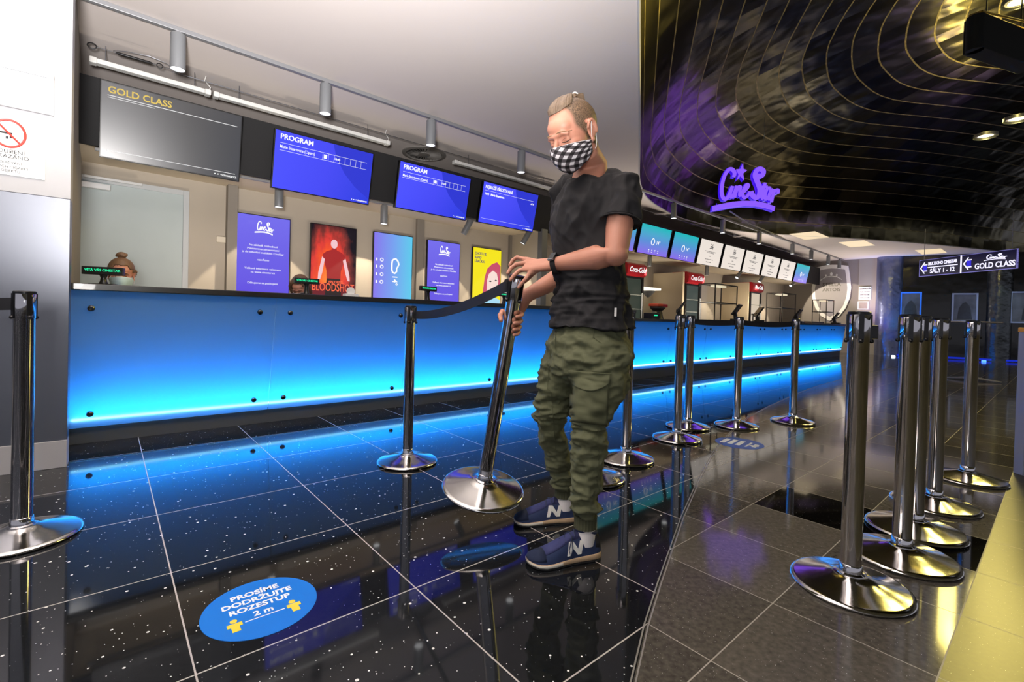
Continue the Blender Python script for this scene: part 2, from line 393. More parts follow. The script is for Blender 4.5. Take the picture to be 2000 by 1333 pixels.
fs = [(k * L1 + i, (k + 1) * L1 + i, (k + 1) * L1 + i + 1, k * L1 + i + 1) for k in range(K) for i in range(L1 - 1)]
db = MB(); db.add(vs, fs); dome = db.build('ceiling', dome_material(), smooth=True, ang=80, fix=False)
ul = dome.data.uv_layers.new(name='UVMap')
for lp in dome.data.loops: ul.data[lp.index].uv = uvv[lp.vertex_index]
struct(dome)
trim = MB(); pts = [Vector((p.x, p.y, CZ)) for p in rimd]
trim.tube(pts, .012, 6); struct(trim.build('trim_3', white_paint, smooth=True))

# recessed yellow lamps of the vault
yel_lens = glow('yellow_lens', 'FFF2B0', 7)
def vault_lamp(pt, label, power):
    c = Vector(pt); t = thing('ceiling_downlight', label, 'ceiling light', c, 0, None)
    MB().lathe([(.16, 0), (.16, .05), (.13, .06), (.13, .02), (.10, .015)], 28, (0, 0, 0), cap=False).build('trim_ring', steel, t, True)
    MB().lathe([(0, .03), (.115, .03)], 24, cap=False).build('lens', yel_lens, t)
for (x, y, Yd), lab, tgt, pw in (((1925, 268, 8.3), 'round yellow downlight in the metal vault, lower of the two beside each other', (4.2, 2.2, 0), 260),
                            ((1987, 235, 7.4), 'round yellow downlight in the metal vault at the right edge, in the brightest glare', (3.6, 1.0, 0), 260),
                            ((1990, 6, 6.0), 'round yellow downlight in the metal vault above the hanging black box', (3, .6, 0), 260)):
    p = at(x, y, Yd); vault_lamp(p, lab, pw)
    lamp('downlight_beam', 'SPOT', p - Vector((0, 0, .06)), tgt, pw, (1, .82, .22), spot_size=math.radians(75), spot_blend=.8, shadow_soft_size=.6)
    lamp('downlight_spill', 'POINT', p - Vector((.15, .15, .22)), None, 60, (1, .78, .22), shadow_soft_size=.1)

# ---------------------------------------------------------------- near left wall
wb = Vector((-2.549, 2.723, 0)); wu = Vector((.7777, .6286, 0)).normalized(); wn_ = Vector((-wu.y, wu.x, 0)); WA = math.atan2(wu.y, wu.x)
def wallrow(name, x0, x1, y0, y1, z0, z1, m):
    o = MB().box(x0, x1, y0, y1, z0, z1).build(name, m, bevel=.002); o.location = wb; o.rotation_euler = (0, 0, WA); return struct(o)
wallrow('wall_left', -6, .0, 0, .12, 1.54, CZ, white_paint)
wallrow('wall_left', -6, -.0, .004, .12, .155, 1.54, steel)
wallrow('baseboard_left', -6, .0, -.006, .12, 0, .155, white_paint)
def part_of(o, name, mb, m, **k): return mb.build(name, m, o, **k)
# corner post from the wall to the counter
jb = MB(); p0 = wb + wn_ * .121; p1 = W(-.0, -.345); p2 = W(-.16, -.345); p3 = wb + wn_ * .121 - wu * .2
jb.hexa([(p.x, p.y, z) for z in (0, CZ) for p in (p0, p1, p2, p3)])
struct(jb.build('wall_jamb', mat('jamb_paint', 'C9CCD2', .6)))
def wall_frame(name, label, cat, x0, x1, z0, z1, face, fr=.0):
    t = thing(name, label, cat, wb + wu * x0 + Vector((0, 0, z0)) - wn_ * .003, WA)
    return t
sg = wall_frame('notice_frame', 'white framed glass notice panel on the white wall, above the no smoking sign', 'sign', -.68, -.07, 1.99, 2.215, None)
fm = MB(); w_, h_ = .608, .225
for a in ((0, w_, 0, .022), (0, w_, h_ - .022, h_), (0, .022, .022, h_ - .022), (w_ - .022, w_, .022, h_ - .022)): fm.box(a[0], a[1], -.016, 0, a[2], a[3])
fm.build('frame', white_paint, sg, bevel=.002)
MB().box(.022, w_ - .022, -.006, 0, .022, h_ - .022).build('glass_panel', mat('notice_glass', 'CFD6DA', .12), sg)
mk = MB(); mk.box(.18, .5, -.008, -.006, .15, .158); mk.box(.25, .5, -.008, -.006, .12, .126)
mk.ell((.42, -.007, .075), (.035, .002, .012)); mk.ell((.46, -.007, .068), (.03, .002, .008)); mk.build('pictogram', white_paint, sg)
ns = wall_frame('no_smoking_sign', 'white no smoking sign with a red ring on the white wall', 'sign', -.45, -.105, 1.627, 1.932, None)
MB().box(0, .345, -.006, 0, 0, .302).build('sign_board', mat('sign_white', 'F2F2F2', .4), ns, bevel=.001)
redm = mat('sign_red', 'E8392F', .5); blk = mat('sign_black', '101114', .6)
rg = MB(); cx, cz, R = .205, .222, .072
rg.tube([(cx + R * math.cos(a) * .86, -.008, cz + R * math.sin(a)) for a in [i * math.pi / 20 for i in range(40)]], .006, 6, closed=True)
rg.cyl((cx - .044, -.008, cz + .05), (cx + .044, -.008, cz - .05), .005, n=8); rg.build('red_ring', redm, ns, True)
cg = MB(); cg.box(cx - .035, cx + .012, -.008, -.006, cz - .004, cz + .006); cg.box(cx - .012, cx - .002, -.008, -.006, cz - .03, cz - .016); cg.box(cx + .002, cx + .012, -.008, -.006, cz - .024, cz - .012); cg.build('cigarette_symbol', blk, ns)
lt = [text('t', 'KOUŘENÍ', .028, blk, ns, (.205, -.007, .125)), text('t', 'ZAKÁZÁNO', .028, blk, ns, (.205, -.007, .099)),
      text('t', 'ZÁKAZ POUŽÍVÁNÍ', .018, blk, ns, (.175, -.007, .066)), text('t', 'ELEKTRONICKÝCH CIGARET', .018, blk, ns, (.165, -.007, .042)), text('t', 'V CELÉM OBJEKTU', .018, blk, ns, (.175, -.007, .022))]
join_meshes('lettering', lt, blk, ns)

# ---------------------------------------------------------------- back room: walls, soffit, fascia
def slab(name, s0, s1, t0, t1, z0, z1, m, bevel=0):
    o = MB().box(s0, s1, t0, t1, z0, z1).build(name, m, bevel=bevel); o.location = OV; o.rotation_euler = (0, 0, ANG); return struct(o)
slab('wall_booth', -.16, -.0, -.34, 2.1, 0, CZ, grey_wall)
slab('wall_back', 0, 5.65, 2.0, 2.15, 0, CZ, beige_wall)
slab('wall_return', 5.6, 5.72, 1.25, 2.0, 0, 2.37, beige_wall)
slab('wall_concession', 5.72, 19.4, 2.3, 2.45, 0, CZ, beige_wall)
slab('ceiling_soffit', 0, 19.2, 1.17, 2.4, 2.36, 2.42, mat('soffit_paint', 'C6B9A4', .8))
slab('trim_4', .0, 19.2, 1.13, 1.17, 2.32, 2.905, fascia_m)
slab('trim_5', 5.5, 5.62, 1.1, 1.2, 0, 2.36, mat('post_grey', '6A6C70', .45, .3))
# stella wall at the far end and the turned wall piece right of it
SE = 19.2
slab('wall_end', SE, SE + .15, .0, 2.4, 0, CZ, mat('end_wall_paint', '8F8882', .85, noise_col=(1, '827B76', .8)))
slab('wall_end', SE - .04, SE + .15, -.49, .0, 0, CZ, mat('end_pier_paint', 'A19A90', .85))

# ---------------------------------------------------------------- counters
line_glass = bpy.data.materials.new('frosted_backlit_glass'); line_glass.use_nodes = True
nt = line_glass.node_tree; nt.nodes.clear(); out = nt.nodes.new('ShaderNodeOutputMaterial')
tr = nt.nodes.new('ShaderNodeBsdfTranslucent'); tr.inputs[0].default_value = (.70, .86, 1, 1)
df = nt.nodes.new('ShaderNodeBsdfDiffuse'); df.inputs[0].default_value = lin('7FA3BE')
gl = nt.nodes.new('ShaderNodeBsdfGlossy'); gl.inputs['Roughness'].default_value = .12
m1 = nt.nodes.new('ShaderNodeMixShader'); m1.inputs[0].default_value = .30; nt.links.new(tr.outputs[0], m1.inputs[1]); nt.links.new(df.outputs[0], m1.inputs[2])
m2 = nt.nodes.new('ShaderNodeMixShader'); m2.inputs[0].default_value = .035; nt.links.new(m1.outputs[0], m2.inputs[1]); nt.links.new(gl.outputs[0], m2.inputs[2]); nt.links.new(m2.outputs[0], out.inputs[0])
MATS['glass'] = line_glass
cavity_m = mat('cavity_white', 'C4DCEC', .8)
bolt_m = mat('bolt_steel', '55585C', .3, 1.)
def counter(name, label, s0, npan, pw, ztop, zpb, depth, tf, end_extra=0.):
    root = thing(name, label, 'counter', W(s0, -.07), ANG)
    L = npan * pw
    MB().box(0, L + end_extra, 0, .4, 0, zpb).build('plinth', plinth_m, root)
    MB().box(0, L + end_extra, .06, depth, zpb, ztop - .04).build('body', cavity_m, root)
    MB().box(-.0, L + end_extra, tf - .02, depth, ztop - .042, ztop).build('worktop', black_top, root, bevel=.004)
    tb, tt = -.04, tf + .03
    zt = ztop - .045; panel = None
    for k in range(npan):
        a = k * pw + .003; b = (k + 1) * pw - .003
        if panel is None:
            g = MB(); g.hexa([(a, tb, zpb), (b, tb, zpb), (b, tb + .01, zpb), (a, tb + .01, zpb), (a, tt, zt), (b, tt, zt), (b, tt + .01, zt), (a, tt + .01, zt)])
            panel = g.build('glass_panel', line_glass, root)
            for zz in (zpb + .095, ztop - .155):
                f = (zz - zpb) / (zt - zpb); tc = tb + (tt - tb) * f
                nx = Vector((0, -(zt - zpb), (tt - tb))).normalized()
                for xx in (a + .108, b - .108):
                    c = Vector((xx, tc, zz))
                    MB().lathe([(.016, -.004), (.019, .002), (.019, .016), (.012, .022), (0, .023)], 18, c, nx).build('standoff_bolt', bolt_m, panel, True)
        else:
            c = copy_tree(panel, root); c.location = (k * pw, 0, 0)
    # LED strip lying on the plinth behind the glass
    MB().box(.02, L - .02, -.050, -.038, zpb + .050, zpb + .066).build('led_strip', glow('led_strip_glow_' + name, '8FDCFF', 5), root)
    return root
tc_ = counter('ticket_counter', 'long ticket counter with blue backlit frosted glass front and black top beside the white wall', 0.0, 5, 1.207, 1.073, .115, .45, -.26)
cc_ = counter('concession_counter', 'lower snack counter with blue backlit glass front running to the shield wall', 6.05, 9, 1.22, .955, .165, .8, -.17, .05)
for s0, L, zb, tf_, pw_ in ((0, 6.03, .16, -.31, 1), (6.05, 10.98, .21, -.22, 1)):
    nL = max(1, round(L / 3)); l_ = L / nL
    for k in range(nL):
        o = lamp('led_strip_light', 'AREA', W(s0 + (k + .5) * l_, -.045, zb + .03), None, 31 * l_ / 3, (.0, .35, 1.0), shape='RECTANGLE', size=l_ * .99, size_y=.03)
        d = (NV * -.35 + Vector((0, 0, 1))).normalized()
        zq = -d; xq = UV; yq = zq.cross(xq)
        mtx = Matrix((xq, yq, zq)).transposed().to_4x4(); mtx.translation = o.location; o.matrix_world = mtx

# ---------------------------------------------------------------- track lights
def spot_tube(label, s, t, ztop, L, tilt=None, group='track spots on the front rail', power=25, color=(1, .87, .72), r=.052, real=True, ssize=75):
    root = thing('track_spotlight', label, 'spotlight', W(s, t, ztop), ANG, group)
    d = Vector(tilt or (0, 0, -1)).normalized()
    MB().box(-.02, .02, -.02, .02, -.03, 0).build('adapter', rail_m, root, bevel=.003)
    if tilt: MB().cyl((0, 0, -.02), (0, 0, -.06), .012, n=12).build('stem', tube_m, root, True)
    st = Vector((0, 0, -.02)) if not tilt else Vector((0, 0, -.07)) - d * L * .35
    MB().lathe([(r * .94, 0), (r, .006), (r, L), (r * .93, L), (r * .90, L - .02)], 32, st, d, cap=False).add(*disc(st, d, r * .94)).build('housing', tube_m, root, True)
    MB().add(*disc(st + d * (L - .006), d, r * .91)).build('lens', lens_m, root)
    e = st + d * (L + .02)
    if real:
        wp = W(s, t, ztop) + UV * e.x + NV * e.y + Vector((0, 0, e.z)); dw = UV * d.x + NV * d.y + Vector((0, 0, d.z))
        lamp('spot_beam', 'SPOT', wp, wp + dw, power, color, spot_size=math.radians(ssize), spot_blend=.35, shadow_soft_size=.04)
    return root
def disc(c, ax, r, n=28):
    q = Vector(ax).to_track_quat('Z', 'Y').to_matrix(); c = Vector(c)
    return [c + q @ Vector((r * math.cos(2 * math.pi * i / n), r * math.sin(2 * math.pi * i / n), 0)) for i in range(n)], [tuple(range(n))]
rail = MB().box(-.4, 19.1, -.02, .02, 0, .035).build('lighting_rail', rail_m, bevel=.003)
rail.location = W(0, .25, 3.115); rail.rotation_euler = (0, 0, ANG + .009); tag(rail, 'long grey lighting rail under the white ceiling carrying the front spots', 'rail')
ss = [.595, 1.751, 2.917, 4.286, 5.7, 6.9, 8.11, 10.09, 12.01, 14.24, 15.78, 17.4, 18.6]
sl = ['big white-lit tube spotlight, nearest the white wall on the front rail', 'grey tube spotlight on the front rail between the first two wall-side screens', 'grey tube spotlight on the front rail in front of the round air vent',
      'grey tube spotlight on the front rail just left of the standing man\'s head', 'grey tube spotlight on the front rail hidden behind the man\'s head', 'grey tube spotlight on the front rail behind the man\'s shoulder',
      'grey tube spotlight on the front rail against the metal vault, right of the man', 'grey tube spotlight on the front rail below the left end of the purple sign', 'grey tube spotlight on the front rail below the right end of the purple sign',
      'grey tube spotlight on the front rail, third right of the purple sign\'s swoosh', 'grey tube spotlight on the front rail above the last white menu screens', 'grey tube spotlight on the front rail left of the shield sign\'s top', 'grey tube spotlight at the far end of the front rail by the shield sign']
for i, (s, l) in enumerate(zip(ss, sl)): spot_tube(l, s, .25 + s * .009, 3.115, .275, power=16 if i < 6 else 20)
# wall washers under the soffit
wash = [(1.641, None), (2.894, None), (4.223, (-.35, .4, -1)), (5.4, (-.4, .35, -1)), (8.95, None), (11.46, None), (13.29, (-.75, .3, -1)), (14.8, (-.6, .4, -1)), (17.3, (-.9, .3, -.7))]
wl_ = ['grey tube spotlight hanging below the first blue program screen', 'grey tube spotlight hanging below the gap between the two program screens', 'tilted grey tube spotlight below the gap before the last blue screen', 'tilted grey tube spotlight under the right corner of the last blue screen',
       'small tube spotlight under the first full turquoise screen', 'small tube spotlight under the first white menu screen', 'tilted small spotlight under the second white menu screen', 'tilted small spotlight under the third white menu screen', 'tilted lit spotlight under the last turquoise screen']
rail2 = MB().box(.1, 5.5, -.018, .018, 0, .03).build('lighting_rail', rail_m, bevel=.003); rail2.location = W(0, 1.35, 2.33); rail2.rotation_euler = (0, 0, ANG)
tag(rail2, 'grey lighting rail under the soffit behind the blue program screens', 'rail')
rail3 = MB().box(7.5, 18.2, -.018, .018, 0, .03).build('lighting_rail', rail_m, bevel=.003); rail3.location = W(0, 1.35, 2.33); rail3.rotation_euler = (0, 0, ANG)
tag(rail3, 'grey lighting rail under the soffit behind the menu screens', 'rail')
for (s, tl), l in zip(wash, wl_):
    r_ = spot_tube(l, s, 1.35, 2.335, .235, tl, 'wall spots under the soffit', real=False, r=.045)
for s, e in ((1.64, 60), (2.89, 60), (4.13, 60), (5.3, 50), (8.97, 80), (11.5, 90), (13.1, 90), (14.6, 90), (17.2, 100)):
    p = W(s, 1.38, 2.045); lamp('wall_wash', 'SPOT', p, W(s - .02, 1.86, 1.0), e, (1, .84, .62), spot_size=math.radians(72), spot_blend=.10, shadow_soft_size=.02)
lamp('wall_wash', 'SPOT', W(17.6, 1.2, 2.2), W(19.3, .5, 1.2), 150, (1, .86, .66), spot_size=math.radians(70), spot_blend=.1, shadow_soft_size=.02)
# added fill spots hidden in the two service aisles, aimed at wall and soffit
for s, e in ((1.0, 36), (3.0, 34), (4.9, 34), (8.2, 56), (11.0, 62), (13.8, 66), (17.3, 66)):
    lamp('aisle_light', 'SPOT', W(s, .85, .98), W(s, 1.75, 2.2), e, (1, .86, .70), spot_size=math.radians(150), spot_blend=1, shadow_soft_size=.12)
for s, t, e in ((6.9, .5, 120), (9.5, .5, 170), (12.5, .5, 220), (15.5, .5, 240), (18.4, .0, 190)):  # added unseen uplights that brighten the ceiling over the snack counter
    lamp('ceiling_washer', 'SPOT', W(s, t, 1.0), W(s - .2, t - 1.1, 3.15), e, (1, .86, .74), spot_size=math.radians(140), spot_blend=1, shadow_soft_size=.2)

# linear fixtures above the fascia
def batten(label, s0, s1, t=1.02, z=2.975):
    root = thing('linear_light_fixture', label, 'light fixture', W(s0, t, z), ANG, 'linear fixtures above the black band')
    L = s1 - s0
    MB().box(0.05, L - .05, -.035, .035, 0, .04).build('housing', mat('fixture_white', 'D9D9D6', .5) if 'fixture_white' not in MATS else MATS['fixture_white'], root, bevel=.006)
    for a, b in ((0, .05), (L - .05, L)): MB().box(a, b, -.04, .04, -.006, .045).build('end_cap', MATS['fixture_white'], root, bevel=.008)
    for a in (L * .12, L * .85): MB().cyl((a, 0, .04), (a, 0, CZ - z), .003, n=6).build('hanging_wire', steel, root)
    MB().tube([(L - .03, 0, .03), (L - .0, .01, .08), (L - .05, .0, .13), (L - .04, 0, CZ - z)], .004, 6).build('power_cable', MATS['fixture_white'], root, True)
for a, b, l in ((.06, .93, 'white linear light fixture above the black band, nearest the white wall'), (.95, 2.78, 'white linear light fixture above the first blue program screen'), (3.72, 5.72, 'white linear light fixture above the last blue screen, right of the round vent')):
    batten(l, a, b)
wire = MB().cyl((0.62, 0, 0), (19, 0, 0), .0035, n=6); wr = wire.build('tension_wire', steel); wr.location = W(0, .85, 3.03); wr.rotation_euler = (0, 0, ANG); tag(wr, 'thin steel wire stretched below the ceiling from the dark turnbuckle', 'wire')
tb_ = thing('turnbuckle', 'dark metal turnbuckle with a loose cable loop near the white wall', 'turnbuckle', W(.05, .8, 3.03), ANG)
dk = mat('dark_iron', '2C2C2E', .4, .8)
MB().lathe([(.006, 0), (.011, .02), (.011, .22), (.006, .24)], 12, (.18, 0, 0), (1, 0, 0)).build('barrel', dk, tb_, True)
MB().tube([(.03 + .028 * math.cos(a), 0, .022 * math.sin(a)) for a in [i * .5236 for i in range(12)]], .005, 6, closed=True).cyl((.055, 0, 0), (.19, 0, 0), .004, n=8).build('eye_hook', dk, tb_, True)
MB().tube([(.47 + .022 * math.cos(a), 0, .018 * math.sin(a)) for a in [i * .5236 for i in range(12)]], .004, 6, closed=True).cyl((.41, 0, 0), (.45, 0, 0), .004, n=8).cyl((.49, 0, 0), (.58, 0, 0), .003, n=8).build('hook', dk, tb_, True)
MB().tube([(.16, 0, .01), (.25, .03, .05), (.4, .04, .07), (.52, .03, .05), (.58, .01, .0)], .0025, 6).build('loose_cable', steel, tb_, True)
# round air vent
vt = thing('ceiling_air_vent', 'round slatted air vent in the ceiling behind the third front spotlight', 'air vent', W(3.5, 1.42, CZ - .001), ANG)
MB().lathe([(.30, 0), (.30, -.012), (.25, -.02), (.24, -.006)], 40, cap=False).build('ring', mat('vent_metal', '9A9692', .5, .4), vt, True)
MB().lathe([(0, -.004), (.24, -.004)], 32, cap=False).build('backing', mat('vent_dark', '2A2826', .8), vt)
sm = MB()
for i in range(30):
    a = 2 * math.pi * i / 30; ca, sa = math.cos(a), math.sin(a); c2, s2 = math.cos(a + .12), math.sin(a + .12)
    sm.add([(.08 * ca, .08 * sa, -.006), (.235 * ca, .235 * sa, -.006), (.235 * c2, .235 * s2, -.018), (.08 * c2, .08 * s2, -.018)], [(0, 1, 2, 3)])
sm.build('slats', MATS['vent_metal'], vt, solid=.002)
MB().lathe([(.08, -.004), (.08, -.02), (0, -.024)], 24).build('hub', MATS['vent_metal'], vt, True)
sd = MB().lathe([(.05, 0), (.05, -.03), (.035, -.045), (0, -.05)], 20).build('smoke_detector', white_paint, smooth=True); sd.location = W(12.2, 1.05, CZ); tag(sd, 'small round smoke detector on the ceiling above the white menu screens', 'smoke detector')
for s, t, lab in ((10.9, 1.2, 'slim slot vent in the ceiling above the turquoise screens'), (14.4, 1.2, 'slim slot vent in the ceiling above the middle white menu screens')):
    o = MB().box(-.5, .5, -.05, .05, -.012, 0).build('slot_vent', MATS['vent_metal'], bevel=.004); o.location = W(s, t, CZ); o.rotation_euler = (0, 0, ANG); tag(o, lab, 'air vent', 'slot vents over the snack counter')
for k, (s, t) in enumerate(((13.5, -.25), (15.6, -.75), (18.4, -1.9))):  # pale glowing rectangles lying flat under the ceiling
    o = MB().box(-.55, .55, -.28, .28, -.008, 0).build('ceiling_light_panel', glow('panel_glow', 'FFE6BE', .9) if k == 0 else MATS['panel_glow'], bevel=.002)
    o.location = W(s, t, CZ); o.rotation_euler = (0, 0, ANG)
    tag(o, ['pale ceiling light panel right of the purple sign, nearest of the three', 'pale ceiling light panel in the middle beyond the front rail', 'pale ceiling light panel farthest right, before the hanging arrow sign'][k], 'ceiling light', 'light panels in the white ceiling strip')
# ---------------------------------------------------------------- script logo drawn with strokes (same word on the neon sign and on the screens)
def lg(p): return [((x - 680) / 1100., (1100 - y) / 1100.) for x, y in p]
LOGO = [([(505, 440), (520, 370), (480, 300), (420, 290), (360, 370), (322, 480), (302, 600), (300, 730), (330, 840), (385, 860), (435, 780), (490, 620)], 38),
        ([(490, 620), (455, 760), (470, 825), (505, 800), (540, 700), (565, 620)], 32), ([(565, 620), (535, 840)], 32), ([(550, 760), (590, 650), (630, 640), (622, 740), (625, 810), (670, 760)], 30),
        ([(670, 760), (740, 690), (770, 625), (735, 605), (690, 690), (675, 790), (705, 850), (760, 820), (800, 740)], 32),
        ([(930, 455), (1005, 440), (1018, 360), (955, 315), (900, 350), (880, 430), (910, 530), (950, 630), (972, 730), (955, 830), (905, 862), (850, 820), (815, 740)], 48),
        ([(1060, 590), (1030, 720), (1010, 850), (1035, 900)], 30), ([(1005, 660), (1100, 665)], 24),
        ([(1155, 700), (1105, 690), (1068, 790), (1068, 880), (1100, 890), (1145, 800), (1165, 700)], 30), ([(1165, 700), (1130, 850), (1150, 925)], 28),
        ([(1215, 720), (1175, 960)], 30), ([(1190, 850), (1230, 750), (1280, 735), (1280, 800)], 28)]
SWOOSH_T = [(140, 990), (300, 955), (500, 925), (700, 915), (900, 930), (1080, 975), (1240, 1050)]
SWOOSH_B = [(1225, 1130), (1080, 1070), (900, 1025), (700, 1010), (500, 1025), (300, 1060), (130, 1085)]
STAR = [(660, 180), (672, 300), (735, 330), (668, 385), (690, 520), (625, 430), (560, 520), (590, 395), (545, 300), (615, 300)]
def stroke_poly(mb, pts, w, tf, h):
    pts = [Vector(p) for p in lg(pts)]; w = w / 1100
    d2 = []
    for k in range(len(pts) - 1):
        p0, p1, p2, p3 = pts[max(k - 1, 0)], pts[k], pts[k + 1], pts[min(k + 2, len(pts) - 1)]
        for i in range(4):
            t = i / 4; d2.append(.5 * ((2 * p1) + (p2 - p0) * t + (2 * p0 - 5 * p1 + 4 * p2 - p3) * t * t + (3 * p1 - p0 - 3 * p2 + p3) * t ** 3))
    d2.append(pts[-1]); Ls = []; Rs = []
    for k, p in enumerate(d2):
        d = (d2[min(k + 1, len(d2) - 1)] - d2[max(k - 1, 0)]).normalized(); nn = Vector((-d.y, d.x)) * w * .5
        Ls.append(p + nn); Rs.append(p - nn)
    N = len(d2); vs = []
    for k in range(N):
        for q, z in ((Ls[k], 0), (Rs[k], 0), (Ls[k], h), (Rs[k], h)): vs.append(tf(q.x, q.y, z))
    fs = [(0, 1, 3, 2), (4 * N - 4, 4 * N - 2, 4 * N - 1, 4 * N - 3)]
    for k in range(N - 1):
        a = 4 * k; b = a + 4; fs += [(a, b, b + 1, a + 1), (a + 2, a + 3, b + 3, b + 2), (a, a + 2, b + 2, b), (a + 1, b + 1, b + 3, a + 3)]
    mb.add(vs, fs)
def logo_mb(scale, tf0, h, star=True):
    mb = MB(); tf = lambda x, y, z: tf0(x * scale, y * scale, z)
    for p, w in LOGO: stroke_poly(mb, p, w * 1.7, tf, h)
    mb.prism(lg(SWOOSH_T + SWOOSH_B), h, tf)
    if star: mb.prism(lg(STAR), h, tf)
    return mb

# ---------------------------------------------------------------- screens over the counters
blue_screen = ramp_mat('blue_screen', [(0, '4A50FF'), (.45, '4448F6'), (1, '2A3CE0')], 0, 1.0, diag=-.12)
blue_facet = glow('blue_facet', '2E38D4', 1.0)
gold_screen = ramp_mat('gold_class_screen', [(0, '2A2E38'), (.6, '181A22'), (1, '2C303A')], 0, .8)
gold_screen.node_tree.nodes['Principled BSDF'].inputs['Coat Weight'].default_value = 1.0; gold_screen.node_tree.nodes['Principled BSDF'].inputs['Coat Roughness'].default_value = .3; gold_screen.node_tree.nodes['Principled BSDF'].inputs['Roughness'].default_value = .24
teal_screen = ramp_mat('weather_screen', [(0, '8F6FF0'), (.45, '5E93DC'), (1, '1FBFC0')], 2, .95)
cream_screen = ramp_mat('notice_screen', [(0, 'F6EADF'), (1, 'F0E6DC')], 2, .95)
violet_screen = ramp_mat('violet_screen', [(0, '6A55F0'), (1, '8078FF')], 2, .85)
teal_v_screen = ramp_mat('weather_portrait', [(0, '8B7BF2'), (.5, '7BA6F6'), (1, '62D0F2')], 0, .95)
yellow_screen = glow('yellow_screen', 'F6E520', 1.0)
gold_text = glow('gold_text', 'E8C860', 1.0)
bfac = {}
def screen(name, label, s0, s1, z0, z1, t, m, group, parts, yth=.05, brackets=True, tip=0):
    root = thing(name, label, 'screen', W(s0, t, z0), ANG, group); root.rotation_euler = (math.radians(tip), 0, ANG)
    w, h = s1 - s0, z1 - z0
    MB().box(0, w, 0, yth, 0, h).build('casing', bezel_m, root, bevel=.003)
    MB().box(.010, w - .010, -.002, 0.002, .010, h - .010).build('display', m, root)
    if brackets: MB().box(w * .4, w * .6, yth, yth + .06, h * .1, h * .4).build('wall_bracket', black_plastic, root)
    parts(root, w, h); return root
def rect(mb, x0, x1, z0, z1, y=-.0035): mb.box(x0, x1, y, -.002, z0, z1)
def facets(root, w, h):
    mb = MB(); f = lambda x, y, z: (x, -.0022 - z, y)
    mb.prism([(w * .56, h * .98), (w * .60, h * .75), (w * .70, h * .5), (w * .82, h * .3), (w * .985, h * .12), (w * .985, h * .98)], .0004, f)
    mb.build('facet', blue_facet, root)
def footer(root, w, h):
    mb = MB(); f = lambda x, y, z: (x, -.0026 - z, y)
    for x in (.80, .825, .85): mb.prism([(w * x + .006 * math.cos(a), h * .06 + .006 * math.sin(a)) for a in [i * .785 for i in range(8)]], .0008, f)
    mb.build('social_icons', white_gfx, root)
    text('footer_lettering', 'cinestarcz', .03, white_gfx, root, (w * .915, -.003, h * .06), bold=.0006)
def p_gold(root, w, h):
    text('heading', 'GOLD CLASS', .075, gold_text, root, (.05, -.003, h - .07), align='LEFT', bold=.0015)
    mb = MB(); rect(mb, .05, w * .96, h * .815, h * .822); rect(mb, .05, w * .35, h * .79, h * .795); rect(mb, .05, w * .96, h * .10, h * .106); mb.build('rule_lines', white_gfx, root); footer(root, w, h)
def p_prog(root, w, h):
    facets(root, w, h)
    text('heading', 'PROGRAM', .07, white_gfx, root, (.055, -.003, h - .065), align='LEFT', bold=.002)
    text('film_title', 'Marie Stuartovna (Opera)', .042, white_gfx, root, (.055, -.003, h - .165), align='LEFT', bold=.0006, xs=.8)
    mb = MB(); rect(mb, .055, w * .93, h * .785, h * .79); rect(mb, .055, w * .93, h * .66, h * .665)
    for k in range(8): rect(mb, w * (.46 + k * .058), w * (.46 + k * .058) + .002, h * .665, h * .785)
    rect(mb, w * .472, w * .505, h * .69, h * .76)
    mb.build('timetable_grid', white_gfx, root); text('start_time', '16:45', .03, white_gfx, root, (w * .61, -.003, h * .725), bold=.001); footer(root, w, h)
def p_next(root, w, h):
    facets(root, w, h)
    text('heading', 'NEJBLIŽŠÍ PŘEDSTAVENÍ', .058, white_gfx, root, (.045, -.003, h - .07), align='LEFT', bold=.0015, xs=.8)
    text('film_title', '16:45   Marie Stuartovna', .042, white_gfx, root, (.045, -.003, h - .165), align='LEFT', bold=.0015, xs=.85)
    text('hall_mark', 'sál 6', .035, white_gfx, root, (w * .9, -.003, h * .72), bold=.001)
    mb = MB(); rect(mb, .045, w * .92, h * .79, h * .795); rect(mb, .045, w * .92, h * .12, h * .124); mb.build('rule_lines', white_gfx, root); footer(root, w, h)
G1 = 'landscape screens over the ticket counter'
screen('menu_screen', 'grey GOLD CLASS screen with white glare, hung nearest the white wall', .131, 1.182, 2.20, 2.83, 1.0, gold_screen, G1, p_gold, tip=9)
screen('menu_screen', 'blue PROGRAM screen right of the GOLD CLASS screen', 1.47, 2.53, 2.20, 2.795, 1.0, blue_screen, G1, p_prog, tip=11)
screen('menu_screen', 'blue PROGRAM screen in the middle, with the round air vent above it', 2.865, 3.925, 2.232, 2.80, 1.0, blue_screen, G1, p_prog, tip=11)
screen('menu_screen', 'blue NEJBLIŽŠÍ PŘEDSTAVENÍ screen at the standing man\'s shoulder', 4.13, 5.19, 2.244, 2.815, 1.0, blue_screen, G1, p_next, tip=12)
def drop(cx, cz, r): return [(cx + r * math.sin(a) * (1 - .25 * (a < 0 or 1) * max(0, math.cos(a))), cz + r * math.cos(a) * 1.15) for a in [2 * math.pi * i / 24 for i in range(24)]]
